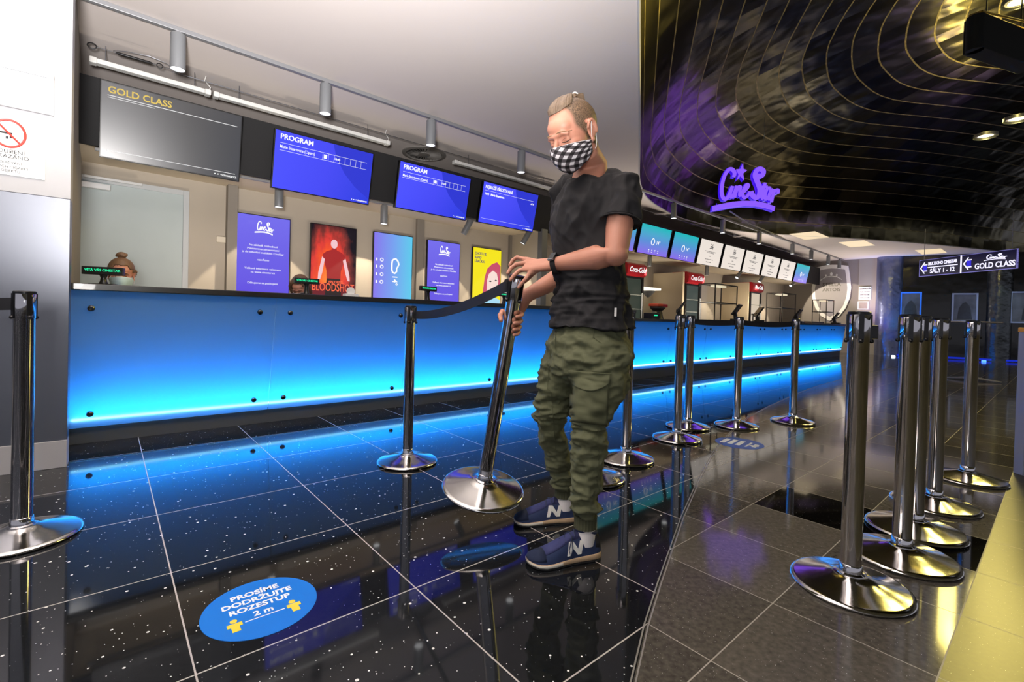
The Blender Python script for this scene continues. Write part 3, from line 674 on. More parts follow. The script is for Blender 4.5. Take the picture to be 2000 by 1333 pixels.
def p_weather(root, w, h):
    mb = MB(); mb.tube([(x, -.004, z) for x, z in drop(w * .44, h * .46, .055)], .008, 6, closed=True); mb.build('drop_icon', white_gfx, root, True)
    text('temperature', '14°', .10, white_gfx, root, (w * .62, -.003, h * .44), bold=.001)
    mb = MB(); f = lambda x, y, z: (x, -.0026 - z, y)
    for k in range(4): mb.prism([(w * (.36 + .1 * k) + .014 * math.cos(a), h * .17 + .014 * math.sin(a)) for a in [i * .785 for i in range(8)]], .0008, f); rect(mb, w * (.345 + .1 * k), w * (.375 + .1 * k), h * .09, h * .105)
    mb.build('forecast_icons', white_gfx, root)
def p_note(root, w, h):
    L = logo_mb(.16, lambda x, y, z: (w * .5 + x, -.0026 - z, h * .80 + y - .08), .0006, False); L.build('logo', dark_gfx, root, fix=False)
    q = []
    for zz, s_ in ((.56, 'Na základě rozhodnutí Ministerstva zdravotnictví'), (.51, 'je do odvolání multikino uzavřeno'), (.38, 'uzavřeno'), (.25, 'Veškeré informace naleznete na webu'), (.14, 'Děkujeme za pochopení')):
        q.append(text('t', s_, .028, dark_gfx, root, (w * .5, -.003, h * zz), xs=.9))
    join_meshes('lettering', q, dark_gfx, root)
G2 = 'landscape menu screens over the snack counter'
ms = [(6.77, 7.83, 't', 'turquoise weather screen mostly hidden by the man\'s arm'), (7.955, 9.02, 't', 'large turquoise to violet weather screen right of the man\'s arm'), (9.14, 10.15, 't', 'turquoise to violet weather screen just left of the white menu screens'),
      (10.26, 11.32, 'n', 'white notice screen, nearest of the white ones beside the turquoise screen'), (11.43, 12.5, 'n', 'white notice screen, second from the turquoise screens'), (12.6, 13.68, 'n', 'white notice screen in the middle of the white row'),
      (13.8, 14.87, 'n', 'white notice screen, fourth from the near turquoise screens'), (14.98, 16.08, 'n', 'cream notice screen, last of the light ones before the far turquoise screen'), (16.22, 17.36, 't', 'small far turquoise screen at the end of the row by the shield wall')]
for a, b, k, l in ms:
    r_ = screen('menu_screen', l, a, b, 2.235, 2.81, 1.0, teal_screen if k == 't' else cream_screen, G2, p_weather if k == 't' else p_note, tip=11.5)

# ---------------------------------------------------------------- portrait displays on the back wall
def p_violet(root, w, h):
    logo_mb(.20, lambda x, y, z: (w * .5 + x, -.0026 - z, h * .885 + y - .10), .0006, False).build('logo', white_gfx, root, fix=False)
    q = []
    for zz, s_, sz in ((.66, 'Na základě rozhodnutí', .034), (.62, 'Ministerstva zdravotnictví', .034), (.58, 'je do odvolání multikino CineStar', .034), (.50, 'uzavřeno', .036),
                       (.40, 'Veškeré informace naleznete', .034), (.36, 'na www.cinestar.cz', .034), (.24, 'Děkujeme za pochopení', .034)):
        q.append(text('t', s_, sz, white_gfx, root, (w * .5, -.003, h * zz)))
    join_meshes('lettering', q, white_gfx, root)
def p_cloud(root, w, h):
    c = [(.50, .66), (.56, .67), (.615, .64), (.64, .60), (.61, .56), (.585, .545), (.585, .50), (.54, .475), (.485, .485), (.46, .52), (.46, .60), (.47, .64)]
    MB().tube([(w * x, -.004, h * z) for x, z in c], .012, 6, closed=True).build('cloud_icon', white_gfx, root, True)
    o = text('temperature', '14°', .11, white_gfx, root, (w * .54, -.003, h * .38), bold=.002); o.rotation_euler = (math.pi / 2, math.pi / 2, 0)
    mb = MB()
    for k, z in enumerate((.64, .55, .45, .35)): mb.tube([(w * .21 + .022 * math.cos(a), -.004, h * z + .022 * math.sin(a)) for a in [i * .6283 for i in range(10)]], .006, 6, closed=True); rect(mb, w * .07, w * .10, h * z - .02, h * z + .02)
    mb.build('forecast_icons', white_gfx, root)
def poster_material():
    """plain fiery picture: dark top, orange and red glow"""
    m = mat('fiery_poster', '000000', .2, emit='000000'); nt = m.node_tree; b = nt.nodes['Principled BSDF']
    tc = nt.nodes.new('ShaderNodeTexCoord'); mp = nt.nodes.new('ShaderNodeMapping'); nt.links.new(tc.outputs['Generated'], mp.inputs[0])
    mp.inputs['Location'].default_value = (-.5, 0, -.42); mp.inputs['Scale'].default_value = (1.25, 0, 1.1)
    ln = nt.nodes.new('ShaderNodeVectorMath'); ln.operation = 'LENGTH'; nt.links.new(mp.outputs[0], ln.inputs[0])
    nz = nt.nodes.new('ShaderNodeTexNoise'); nz.inputs['Scale'].default_value = 5; nz.inputs['Detail'].default_value = 6; nt.links.new(tc.outputs['Generated'], nz.inputs['Vector'])
    v = gmath(nt, 'ADD', ln.outputs['Value'], gmath(nt, 'MULTIPLY', gmath(nt, 'SUBTRACT', nz.outputs[0], .5), .55))
    r = nt.nodes.new('ShaderNodeValToRGB'); nt.links.new(v, r.inputs[0]); e = r.color_ramp.elements
    e[0].position = 0; e[0].color = lin('FF8A3C'); e[1].position = .80; e[1].color = lin('1E1820')
    for p, c in ((.30, 'FA5A2C'), (.48, 'E04038'), (.62, '7A3430')):
        x = e.new(p); x.color = lin(c)
    nt.links.new(r.outputs[0], b.inputs['Emission Color']); return m
title_red = glow('title_red', 'FF6A48', 1)
def p_fire(root, w, h):
    f = lambda x, y, z: (w * .5 + x, -.0024 - z, h * .30 + y)
    # plain human outline: head, shoulders, arms held away from the body
    torso = [(-.09, 0), (-.095, .15), (-.13, .28), (-.15, .36), (-.10, .405), (-.035, .43), (-.03, .46), (.03, .46), (.035, .43), (.10, .405), (.15, .36), (.13, .28), (.095, .15), (.09, 0)]
    MB().prism(torso, .0005, f).build('figure_torso', glow('figure_red', 'A82A2C', 1), root)
    mb = MB(); mb.prism([(-.12, .30), (-.155, .33), (-.20, .12), (-.205, .03), (-.175, .03), (-.15, .12)], .0008, f); mb.prism([(.12, .30), (.155, .33), (.21, .12), (.22, .03), (.19, .03), (.16, .12)], .0008, f)
    mb.prism([(.045 * math.cos(a), .51 + .06 * math.sin(a)) for a in [i * .3927 for i in range(16)]], .0008, f); mb.build('figure_skin', glow('figure_pale', 'F3C6CC', 1), root)
    MB().prism([(-w * .48, -h * .29), (w * .48, -h * .29), (w * .48, -h * .03), (0, -h * .0), (-w * .48, -h * .03)], .0003, f).build('picture_foreground', glow('poster_ground', '6E1E2A', 1), root)
    MB().prism([(-.095, -.02), (-.09, .05), (.09, .05), (.095, -.02), (.11, -.24), (-.12, -.24)], .0009, f).build('figure_legs', glow('figure_dark', '2A2024', 1), root)
    text('small_lettering', 'VIN DIESEL', .042, title_red, root, (w * .55, -.0045, h * .305), bold=.001)
    text('title_lettering', 'BLOODSHOT', .15, title_red, root, (w * .5, -.0045, h * .235), bold=.001, xs=.62)
def p_yellow(root, w, h):
    f = lambda x, y, z: (w * x, -.0024 - z, h * y)
    q = [text('t', s_, .06, navy_gfx, root, (.04, -.003, h * z), align='LEFT', bold=.001, xs=.8) for z, s_ in ((.90, 'CHCETE SE'), (.84, 'RÁNO'), (.78, 'LÍBAČKA?'))]
    join_meshes('lettering', q, navy_gfx, root)
    pk = glow('hair_pink', 'C8506C', 1); pale = glow('skin_pale', 'F6DCD4', 1); lb = glow('shirt_blue', 'A8DCF4', 1); rd = glow('lips_red', 'B03848', 1)
    MB().prism([(.36, .30), (.42, .55), (.50, .68), (.66, .76), (.84, .80), (.97, .74), (.97, .34), (.80, .30)], .0006, f).build('portrait_hair', pk, root)
    MB().prism([(.50, .34), (.50, .50), (.56, .60), (.70, .66), (.84, .62), (.90, .50), (.88, .36), (.76, .26), (.60, .26)], .0010, f).build('portrait_face', pale, root)
    MB().prism([(.02, .03), (.05, .22), (.35, .28), (.62, .26), (.97, .20), (.97, .03)], .0008, f).build('portrait_shirt', lb, root)
    mb = MB(); mb.prism([(.57, .48), (.60, .50), (.66, .49), (.64, .475)], .0016, f); mb.prism([(.76, .50), (.80, .52), (.86, .51), (.82, .495)], .0016, f); mb.build('portrait_eyes', dark_gfx, root)
    MB().prism([(.64, .33), (.70, .35), (.78, .33), (.71, .30)], .0016, f).build('portrait_lips', rd, root)
    text('small_lettering', 'KLAPNE TO', .04, navy_gfx, root, (w * .62, -.0045, h * .12), bold=.0005)
G3 = 'portrait displays on the wall behind the ticket counter'
screen('portrait_display', 'violet display with white notice text and logo, nearest the grey door', 1.33, 1.94, 1.0, 2.075, 1.958, violet_screen, G3, p_violet, .04, False)
screen('portrait_display', 'dark display with a fiery orange picture and red BLOODSHOT title', 2.183, 2.793, 1.0, 2.077, 1.958, poster_material(), G3, p_fire, .04, False)
screen('portrait_display', 'pale violet to turquoise display with a sideways cloud icon', 3.037, 3.655, 1.0, 2.083, 1.958, teal_v_screen, G3, p_cloud, .04, False)
screen('portrait_display', 'violet display with white notice text, right of the sideways cloud display', 3.903, 4.508, 1.0, 2.078, 1.958, violet_screen, G3, p_violet, .04, False)
screen('portrait_display', 'yellow display with a pink haired portrait behind the black belt', 4.76, 5.372, 1.0, 2.07, 1.958, yellow_screen, G3, p_yellow, .04, False)

# ---------------------------------------------------------------- service door, closer, wall panel
dr = thing('door_1', 'pale grey service door in the booth wall', 'door', W(-.09, 1.999, 0), ANG); dr['kind'] = 'structure'
del dr['label']; del dr['category']
MB().box(0, .92, -.02, .0, 0, 2.17).build('door_leaf', door_m, dr)
MB().box(.92, .975, -.035, 0, 0, 2.225).box(0, .92, -.035, 0, 2.17, 2.225).build('door_frame', frame_m, dr, bevel=.003)
cl = thing('door_closer', 'white door closer arm on the top of the grey service door', 'door closer', W(-.03, 1.955, 2.125), ANG)
MB().box(0.03, .25, -.045, .01, -.03, .025).build('closer_box', mat('closer_silver', 'D8DADC', .3, .3), cl, bevel=.004)
MB().box(.05, .5, -.05, -.025, .065, .09).build('slide_rail', MATS['closer_silver'], cl, bevel=.003)
o = MB().box(0, .12, -.02, 0, 0, .07).build('wall_panel', mat('panel_cream', 'D8CFBE', .5), bevel=.006); o.location = W(1.15, 2.0, 1.70); o.rotation_euler = (0, 0, ANG)
tag(o, 'small cream wall box between the grey door and the violet display', 'wall box')
o = MB().box(0, .10, -.12, 0, 0, 2.36).build('trim_6', grey_wall); o.location = W(1.24, 2.0, 0); o.rotation_euler = (0, 0, ANG); struct(o)
for s in (3.72, 5.55):
    o = MB().box(0, .12, -.05, 0, 0, 2.36).build('trim_7', grey_wall); o.location = W(s, 2.0, 0); o.rotation_euler = (0, 0, ANG); struct(o)

# ---------------------------------------------------------------- customer displays and small things on the ticket counter
green = glow('display_green', '28E8A0', 1.2); dcase = mat('display_case', '15171A', .3)
def pole_display(label, s, t, z0, h, w, hh, rz=0., txt='VÍTÁ VÁS CINESTAR'):
    root = thing('customer_display', label, 'customer display', W(s, t, z0), ANG + rz, 'customer displays on the ticket counter')
    MB().box(-.07, .07, -.05, .05, 0, .014).build('foot', dcase, root, bevel=.004)
    MB().lathe([(.028, .014), (.020, .03), (.016, h - .02), (.024, h)], 16).build('pole', dcase, root, True)
    MB().box(-w / 2, w / 2, -.018, .018, h, h + hh).build('display_head', dcase, root, bevel=.004)
    q = text('display_lettering', txt, hh * .42, green, root, (0, -.0195, h + hh * .55), bold=.0005); q.scale = (w * .85 / max(.05, q.dimensions.x), 1, 1)
pole_display('large customer display with bluish green text, nearest the white wall', .17, -.02, 1.073, .075, .235, .055, -.35)
pole_display('customer display with green text in front of the fiery BLOODSHOT display', 1.545, .05, 1.073, .105, .215, .05)
pole_display('customer display with green text between the cloud display and the next violet display', 2.80, .06, 1.073, .11, .215, .05, .15)
pole_display('customer display with green text below the yellow display', 3.86, .06, 1.073, .10, .19, .045, .25)
pb = thing('leaflet_box', 'small white box with a round white top next to the customer display', 'leaflet box', W(1.93, .0, 1.073), ANG)
pwm = mat('paper_white', 'F4F3F0', .6)
MB().box(-.06, .06, -.04, .04, 0, .035).build('box', pwm, pb, bevel=.002)
MB().lathe([(.037, -.012), (.037, .012)], 28, (0, 0, .058), (0, 1, 0)).build('round_card', pwm, pb, True)
o = MB().box(-.08, .08, -.06, .06, 0, .006).build('leaflet', mat('leaflet_print', 'B9D08C', .5, noise_col=(30, 'E8B080', 1)), bevel=.001); o.location = W(1.72, .02, 1.073); o.rotation_euler = (0, 0, ANG + .3); tag(o, 'coloured leaflet lying on the black counter beside the white box', 'leaflet')
o = MB().box(-.06, .06, -.04, .04, 0, .012).build('cable_block', mat('cable_green', 'A8B85C', .5), bevel=.003); o.location = W(.43, .12, 1.073); o.rotation_euler = (0, 0, ANG); tag(o, 'small greenish card block on the counter beside the cashier in the light mask', 'card')

# ---------------------------------------------------------------- snack counter equipment
coke_red = mat('fridge_red', 'A01420', .4, emit='8C1018', es=.12); fr_black = mat('fridge_black', '141416', .35)
shelf_m = mat('shelf_grey', '8A8F8C', .4, .4)
def fridge(label, s0, w, t0, d, bright):
    root = thing('drinks_fridge', label, 'drinks fridge', W(s0, t0, 0), ANG, 'tall red topped drinks fridges behind the snack counter')
    MB().box(0, w, .03, d, .1, 1.98).box(0, w, 0.06, d, 0, .1).build('cabinet', fr_black, root, bevel=.01)
    dg_ = glow('fridge_glow_%d' % int(s0), bright, .8)
    MB().box(.05, w - .05, .02, .03, .28, 1.80).build('lit_interior', dg_, root)
    g = MB()
    for z in (.55, .85, 1.15, 1.45): g.box(.05, w - .05, .005, .02, z, z + .02)
    g.build('shelves', shelf_m, root)
    fr = MB()
    for a in ((0, w, .22, .27), (0, w, 1.80, 1.84), (0, .05, .27, 1.8), (w - .05, w, .27, 1.8)): fr.box(a[0], a[1], -.02, .03, a[2], a[3])
    dd = fr.build('door', fr_black, root, bevel=.004)
    MB().box(w - .09, w - .065, -.045, -.02, .9, 1.5).build('handle', MATS['closer_silver'], dd, bevel=.006)
    # rounded lit header
    h = MB(); prof = [(-.02, 1.84), (-.07, 1.88), (-.085, 1.98), (-.07, 2.08), (-.02, 2.12), (d * .5, 2.12), (d * .5, 1.84)]
    n = len(prof); h.add([(0, y, z) for y, z in prof] + [(w, y, z) for y, z in prof], [tuple(range(n)), tuple(range(2 * n - 1, n - 1, -1))] + [(i, n + i, n + (i + 1) % n, (i + 1) % n) for i in range(n)])
    hd = h.build('header', coke_red, root)
    text('brand_lettering', 'Coca-Cola', .155, white_gfx, hd, (w / 2, -.088, 1.975), shear=.35, bold=.002, ext=.001, xs=.85)
fridge('red topped drinks fridge at the man\'s arm, nearest of the three', 8.28, .68, 1.5, .7, '3C443C')
fridge('red topped drinks fridge right of the tall cream partition, middle of the three', 10.72, .76, 1.5, .7, '4A5450')
fridge('brightly lit drinks fridge farthest away, between the glass cases', 14.38, .76, 1.5, .7, 'E8D8C0')
slab('wall_partition', 10.6, 10.68, 1.5, 2.3, 0, 2.1, mat('partition_cream', 'D2C2A6', .75))
slab('wall_partition', 14.24, 14.32, 1.5, 2.3, 0, 2.1, MATS['partition_cream'])
lp = thing('heat_lamp', 'dark funnel lamp under a white lit shelf between the first two fridges', 'lamp', W(9.85, 1.95, 1.6), ANG)
MB().lathe([(.0, -.14), (.04, -.12), (.16, 0), (.16, .02), (0, .02)], 24).build('funnel', tube_m, lp, True)
MB().box(-.75, .45, -.06, .28, .05, .10).build('lit_shelf', glow('shelf_glow', 'FFF0D8', 1.6), lp)
alu = mat('case_frame', '4E4B45', .4, .7)
cpane = bpy.data.materials.new('case_glass'); cpane.use_nodes = True; nt = cpane.node_tree; nt.nodes.clear(); out = nt.nodes.new('ShaderNodeOutputMaterial')
a_ = nt.nodes.new('ShaderNodeBsdfTransparent'); b_ = nt.nodes.new('ShaderNodeBsdfGlossy'); b_.inputs['Roughness'].default_value = .05; mx = nt.nodes.new('ShaderNodeMixShader'); mx.inputs[0].default_value = .08
nt.links.new(a_.outputs[0], mx.inputs[1]); nt.links.new(b_.outputs[0], mx.inputs[2]); nt.links.new(mx.outputs[0], out.inputs[0]); cpane.diffuse_color = (1, 1, 1, .2)
MATS['cpane'] = cpane
def glass_case(label, s0, w, t0, d, z0, h, base=None):
    root = thing('glass_display_case', label, 'display case', W(s0, t0, z0), ANG, 'framed glass cases on the snack counter')
    f = MB(); e = .018
    for x in (0, w - e):
        for y in (0, d - e): f.box(x, x + e, y, y + e, 0, h)
    for z in (0, h * .48, h - e):
        f.box(e, w - e, 0, e, z, z + e); f.box(e, w - e, d - e, d, z, z + e); f.box(0, e, e, d - e, z, z + e); f.box(w - e, w, e, d - e, z, z + e)
    f.build('frame', alu, root)
    MB().box(e, w - e, e, d - e, h * .49, h * .49 + .006).build('shelf', shelf_m, root)
    MB().box(e, w - e, e, d - e, .005, .02).build('floor_tray', shelf_m, root)
    p = MB().box(e, w - e, .006, .010, e, h - e).box(.006, .010, e, d - e, e, h - e).box(e, w - e, e, d - e, h - .01, h - .006); p.build('glass_panes', cpane, root)
    MB().box(w * .3, w * .7, d * .3, d * .7, h - .05, h - e).build('warming_lamp', mat('warm_lamp', '2C2A28', .5, emit='FFF3D0', es=.9) if 'warm_lamp' not in MATS else MATS['warm_lamp'], root)
glass_case('large framed glass case beside the middle drinks fridge', 9.36, 1.0, .1, .36, .955, .75)
glass_case('framed glass case right of the far lit fridge', 12.86, .93, .1, .38, .955, .75)
glass_case('framed glass case standing in front of the shield sign', 16.3, .7, .1, .38, .96, .72)
def pos(label, s, t, rz, w=.34, tilt=.6):
    root = thing('point_of_sale_terminal', label, 'till', W(s, t, .955), ANG + rz, 'till terminals on the snack counter')
    MB().box(-.12, .12, -.10, .12, 0, .05).build('base', black_plastic, root, bevel=.01)
    MB().hexa([(-.04, 0, .05), (.04, 0, .05), (.04, .07, .05), (-.04, .07, .05), (-.04, .03, .22), (.04, .03, .22), (.04, .08, .22), (-.04, .08, .22)]).build('stand', black_plastic, root, bevel=.005)
    sc_ = MB().box(-w / 2, w / 2, -.018, .018, -.13, .13).build('monitor', black_plastic, root, bevel=.006, loc=(0, .02, .24)); sc_.rotation_euler = (tilt, 0, 0)
    MB().box(-w / 2 + .015, w / 2 - .015, .018, .0195, -.115, .115).build('touch_screen', mat('till_glass', '22262A', .08) if 'till_glass' not in MATS else MATS['till_glass'], sc_)
    MB().lathe([(.015, 0), (.012, .17), (.03, .175)], 12, (w * .55, .08, 0)).build('card_reader_stem', black_plastic, root, True)
    MB().box(w * .55 - .045, w * .55 + .045, .05, .11, .17, .20).build('card_reader', black_plastic, root, bevel=.004)
pos('tilted black till at the near end of the snack counter, beside two close posts', 8.55, .35, .5, .42)
pos('tilted black till before the far lit drinks fridge', 12.0, .3, .6, .42)
pos('small dark till inside the row, in front of the second glass case', 13.35, -.12, .1, .24)
pos('dark till in front of the farthest glass case', 16.7, -.05, .1, .28)
pos('small till in front of the large glass case', 10.05, -.05, .2, .28)
jm = thing('juice_machine', 'grey machine with an orange and red top on the snack counter by the man', 'drinks machine', W(7.55, .25, .955), ANG)
MB().lathe([(.11, 0), (.10, .02), (.075, .14), (.13, .19), (.13, .22)], 24).build('body', mat('machine_grey', '3C3836', .4), jm, True)
MB().box(-.14, .02, -.1, .1, .22, .27).build('orange_top', mat('machine_orange', 'D8502C', .4), jm, bevel=.015)
MB().box(.02, .22, -.07, .07, .21, .27).build('red_spout', mat('machine_red', 'B8283C', .4), jm, bevel=.015)
MB().lathe([(.045, 0), (.05, .1), (.035, .13)], 16, (-.18, -.05, 0)).build('glass_jug', MATS['shelf_grey'], jm, True)
jb_ = thing('tip_box', 'low black box with a green light at the edge of the snack counter', 'box', W(7.05, .05, .955), ANG)
MB().box(-.12, .12, -.08, .08, 0, .10).build('case', black_plastic, jb_, bevel=.008)
MB().box(-.05, .05, -.084, -.08, .05, .07).build('green_light', green, jb_)
st = thing('bottle_rack', 'small rack of dark bottles glimpsed between the man\'s forearm and torso', 'rack', W(6.5, .6, .955), ANG)
MB().box(-.25, .25, -.1, .1, 0, .12).build('crate', fr_black, st, bevel=.005)
for x in (-.12, 0, .12): MB().lathe([(.035, .12), (.035, .25), (.012, .31), (.012, .36)], 14, (x, 0, 0)).build('bottle', mat('bottle_brown', '4A2A1C', .2) if 'bottle_brown' not in MATS else MATS['bottle_brown'], st, True)
dsk = MB().box(-.7, .35, -.15, .4, 0, .06).build('serving_tray', mat('tray_grey', '6E6862', .4, .3), bevel=.01); dsk.location = W(15.6, .2, .955); dsk.rotation_euler = (0, 0, ANG); tag(dsk, 'flat grey serving tray beside the farthest glass case', 'tray')

# ---------------------------------------------------------------- shield sign and framed notices on the end wall
EA = ANG - math.pi / 2     # looking along the counter: right in the picture is -t
sh = thing('shield_sign', 'large white rimmed shield sign lettered STELLA ARTOIS on the end wall', 'sign', W(SE, .785, 1.06), EA)
def shield(k):
    P = [(-.48 * k, 1.88), (-.53 * k, 1.6), (-.585 * k, 1.15), (-.56 * k, .80), (-.45 * k, .45), (-.28 * k, .18), (0, .0), (.28 * k, .18), (.45 * k, .45), (.56 * k, .80), (.585 * k, 1.15), (.53 * k, 1.6), (.48 * k, 1.88), (.25 * k, 1.93), (0, 1.95), (-.25 * k, 1.93)]
    return P if k == 1 else [(x, 1.0 + (y - 1.0) * .86) for x, y in P]
# origin: the shield's local y axis points away from the viewer
MB().prism(shield(1), .05, lambda x, y, z: (x, -z, y)).build('rim', pwm, sh, bevel=.01)
MB().prism(shield(.82), .055, lambda x, y, z: (x, -z, y)).build('field', mat('shield_grey', '9C979A', .6), sh)
dkt = mat('lettering_dark', '5A5650', .5)
text('lettering', 'STELLA', .17, dkt, sh, (.02, -.06, 1.26), ext=.004, bold=.003); text('lettering', 'ARTOIS', .155, dkt, sh, (.02, -.06, 1.08), ext=.004, bold=.003)
cr = MB(); cr.tube([(-.32, -.06, 1.42), (-.18, -.06, 1.52), (0, -.06, 1.56), (.18, -.06, 1.52), (.32, -.06, 1.42)], .014, 6); cr.ell((0, -.06, 1.63), (.04, .01, .06)); cr.ell((.16, -.06, 1.58), (.03, .01, .04)); cr.ell((-.16, -.06, 1.58), (.03, .01, .04)); cr.build('crest', pwm, sh, True)
def end_notice(label, ta, tb__, z0, z1, fill, words=None):
    r_ = thing('wall_notice', label, 'notice', W(SE - .041, ta, z0), EA, 'notices on the pier right of the shield sign'); w = ta - tb__; h = z1 - z0
    MB().box(0, w, -.02, 0, 0, h).build('frame', pwm, r_, bevel=.003)
    if words:
        q = [text('t', s_, .062, blk, r_, (w / 2, -.022, h - .07 - k * .10), bold=.001, xs=.58) for k, s_ in enumerate(words)]; join_meshes('lettering', q, blk, r_)
    else: MB().box(.03, w - .03, -.024, -.019, .03, h - .03).build('sheet', mat(fill[0], fill[1], .5, noise_col=(20, fill[2], .8)), r_)
end_notice('lettered paper notice, topmost on the pier right of the shield', -.02, -.35, 1.80, 2.22, None, ['OSOBÁM MLADŠÍM', '18 LET ALKOHOL', 'NEPRODÁVÁME', 'A NENALÉVÁME'])
end_notice('small framed notice in the middle of the pier right of the shield', -.0, -.30, 1.47, 1.74, ('notice_a', 'A89C90', '8C8076'))
end_notice('framed dark notice, lowest on the pier right of the shield', .06, -.34, 1.03, 1.42, ('notice_b', '847468', '6C5C52'))

# ---------------------------------------------------------------- neon sign hung in the vault opening
violet = mat('neon_violet', '000000', .4, emit='8E5CFF', es=1.0); vside = mat('neon_side', '000000', .4, emit='3A0CE0', es=1.0)
c0 = at(1450, 412, 8.5); cs = thing('neon_sign', 'glowing violet CineStar script sign with a star, hung before the metal vault', 'sign', c0, -.30)
SCN = 1.02
logo_mb(SCN, lambda x, y, z: (x, -z, y), .03).build('script_face', violet, cs, fix=False)
logo_mb(SCN * 1.0, lambda x, y, z: (x - .02 * 1, .11 - z, y), .11).build('script_body', vside, cs, fix=False)
for x in (-.42, .08, .30): MB().cyl((x * SCN, .05, .10 * SCN), (x * SCN, .05, .16 * SCN), .008, n=8).build('spacer', vside, cs)
for x in (-.25, .32): MB().cyl((x, .06, .6), (x, .06, 1.7), .003, n=6).build('hanging_wire', steel, cs)
MB().tube([(-.2, .08, .02), (-.05, .12, -.08), (.15, .2, -.2), (.6, .7, -.28), (1.1, 2.0, -.18)], .012, 6).build('power_cable', white_paint, cs, True)
lamp('stage_light', 'SPOT', at(1905, 60, 4.6) + Vector((-.2, 0, .1)), at(1345, 90, 3.9), 700, (1, .76, .15), spot_size=math.radians(34), spot_blend=.9, shadow_soft_size=.05)  # added yellow spot beside the black box, throws yellow onto the vault
c9 = at(1450, 412, 10.3)
lamp('neon_glow', 'POINT', c9 + Vector((-.3, -.5, .35)), None, 8, (.30, .08, 1), shadow_soft_size=.4)
lamp('neon_glow', 'POINT', c9 + Vector((-.4, .6, .3)), None, 4, (.30, .08, 1), shadow_soft_size=.2)

# ---------------------------------------------------------------- hanging black box at the top right
bx = thing('hanging_loudspeaker', 'large black box with a rounded corner hanging under the vault at the top right', 'loudspeaker', at(1905, 60, 4.6), .35)
w_, d_, h_ = 1.0, .16, .33
pf = [(0, 0), (w_, 0), (w_, h_), (.05, h_), (.0, h_ - .05)]
MB().box(.05, w_, -.04, d_ - .04, -h_ / 2, h_ / 2).cyl((.06, .03, -h_ / 2), (.06, .03, h_ / 2), .07, n=24).build('cabinet', mat('speaker_black', '0B0D0B', .7, bump=(200, .4, .002)), bx, bevel=.004)
gm = mat('gilt_bracket', 'B89A48', .3, .9)  # yellow lamp light on the pipes is put into their colour
MB().tube([(.03, -.02, h_ / 2 + .01), (.03, .06, h_ / 2 + .02), (.10, .09, h_ / 2 + .03), (w_, .12, h_ / 2 + .12)], .014, 8).tube([(.03, -.03, h_ / 2 + .01), (w_, -.02, h_ / 2 + .12)], .010, 8).build('bracket_frame', gm, bx, True)
MB().cyl((.3, .03, h_ / 2 + .04), (.9, .05, h_ / 2 + .08), .02, n=12).cyl((.8, .05, h_ / 2), (.8, .05, h_ / 2 + .08), .015, n=12).build('clamp_tube', gm, bx, True)
for x in (.25, .85): MB().cyl((x, .04, h_ / 2 + .02), (x, .04, 1.8), .006, n=8).build('hanging_rod', black_plastic, bx)

# ---------------------------------------------------------------- the far hall at the right
hw0, hw1 = Vector((11.77, 15.23, 0)), Vector((14.48, 13.43, 0)); hd = (hw1 - hw0).normalized(); HA = math.atan2(hd.y, hd.x); hn = Vector((hd.y, -hd.x, 0))
def wall_x(px, y=600, off=.0):
    d = ray(px, y); o_ = hw0 + hn * off; p = d * (o_.dot(hn) / d.dot(hn)); return (p - o_).dot(hd)
dark_panel = mat('dark_gloss_panel', '0C0D10', .18, .0, coat=.4, bump=(.8, .25, .12))
o = MB().box(.42, 9, 0, .2, 0, CZ).build('wall_right', dark_panel); o.location = hw0; o.rotation_euler = (0, 0, HA); struct(o)
col_m = mat('column_metal', '7C84A8', .3, .8, bump=(2.5, .5, .1))
cm = MB(); cm.lathe([(.34, 0), (.34, CZ)], 40); o = cm.build('column', col_m, smooth=True); o.location = hw0 + hd * wall_x(1736, 600, -.1) - hn * .12; tag(o, 'round metal column lit violet and turquoise beside the framed notices', 'column')
cm = MB(); cm.lathe([(.30, 0), (.30, CZ)], 40); o = cm.build('column', mat('column_dark', '5A5E62', .25, .9, bump=(2.5, .4, .1)), smooth=True); o.location = hw0 + hd * wall_x(1952) - hn * .12; tag(o, 'round grey shining column between the two right framed posters', 'column')
o = MB().box(.35, 3.4, -.14, -.04, .02, .07).build('floor_light_strip', mat('led_blue', '0A1A60', .3, emit='0828C8', es=.8)); o.location = hw0; o.rotation_euler = (0, 0, HA); tag(o, 'blue glowing light strip along the foot of the dark hall wall', 'light strip')
for k, x in enumerate((wall_x(1745, 690, .62), wall_x(1920, 690, .5))):
    p = hw0 + hd * x - Vector((-hd.y, hd.x, 0)) * -.0 + Vector((hd.y, -hd.x, 0)) * .62
    o = MB().lathe([(.05, 0), (.05, .04), (.035, .05), (0, .05)], 16).build('floor_spotlight', glow('floor_led_%d' % k, 'C8E4FF' if k == 0 else '3C6CFF', 4), smooth=True); o.location = p
    tag(o, ['small white lit floor spot at the foot of the violet column', 'small blue lit floor spot behind the chrome posts at the dark wall'][k], 'floor light')
    lamp('floor_led', 'SPOT', p + Vector((0, 0, .08)), p + Vector((0, 0, 2)) - Vector((hd.y, -hd.x, 0)) * .5, 60, (.1, .25, 1), spot_size=1.2, spot_blend=1)
nrm = Vector((hd.y, -hd.x, 0))
cx_ = wall_x(1736, 600, -.1)
lamp('hall_violet', 'SPOT', hw0 + hd * (cx_ - .45) + nrm * .9 + Vector((0, 0, .1)), hw0 + hd * (cx_ - .25) + Vector((0, 0, 1.9)), 130, (.38, .16, 1), spot_size=.9, spot_blend=.8)
lamp('hall_teal', 'SPOT', hw0 + hd * (cx_ + .3) + nrm * 1.0 + Vector((0, 0, .1)), hw0 + hd * (cx_ + .1) + Vector((0, 0, 2.0)), 130, (.06, .6, 1), spot_size=.8, spot_blend=.8)
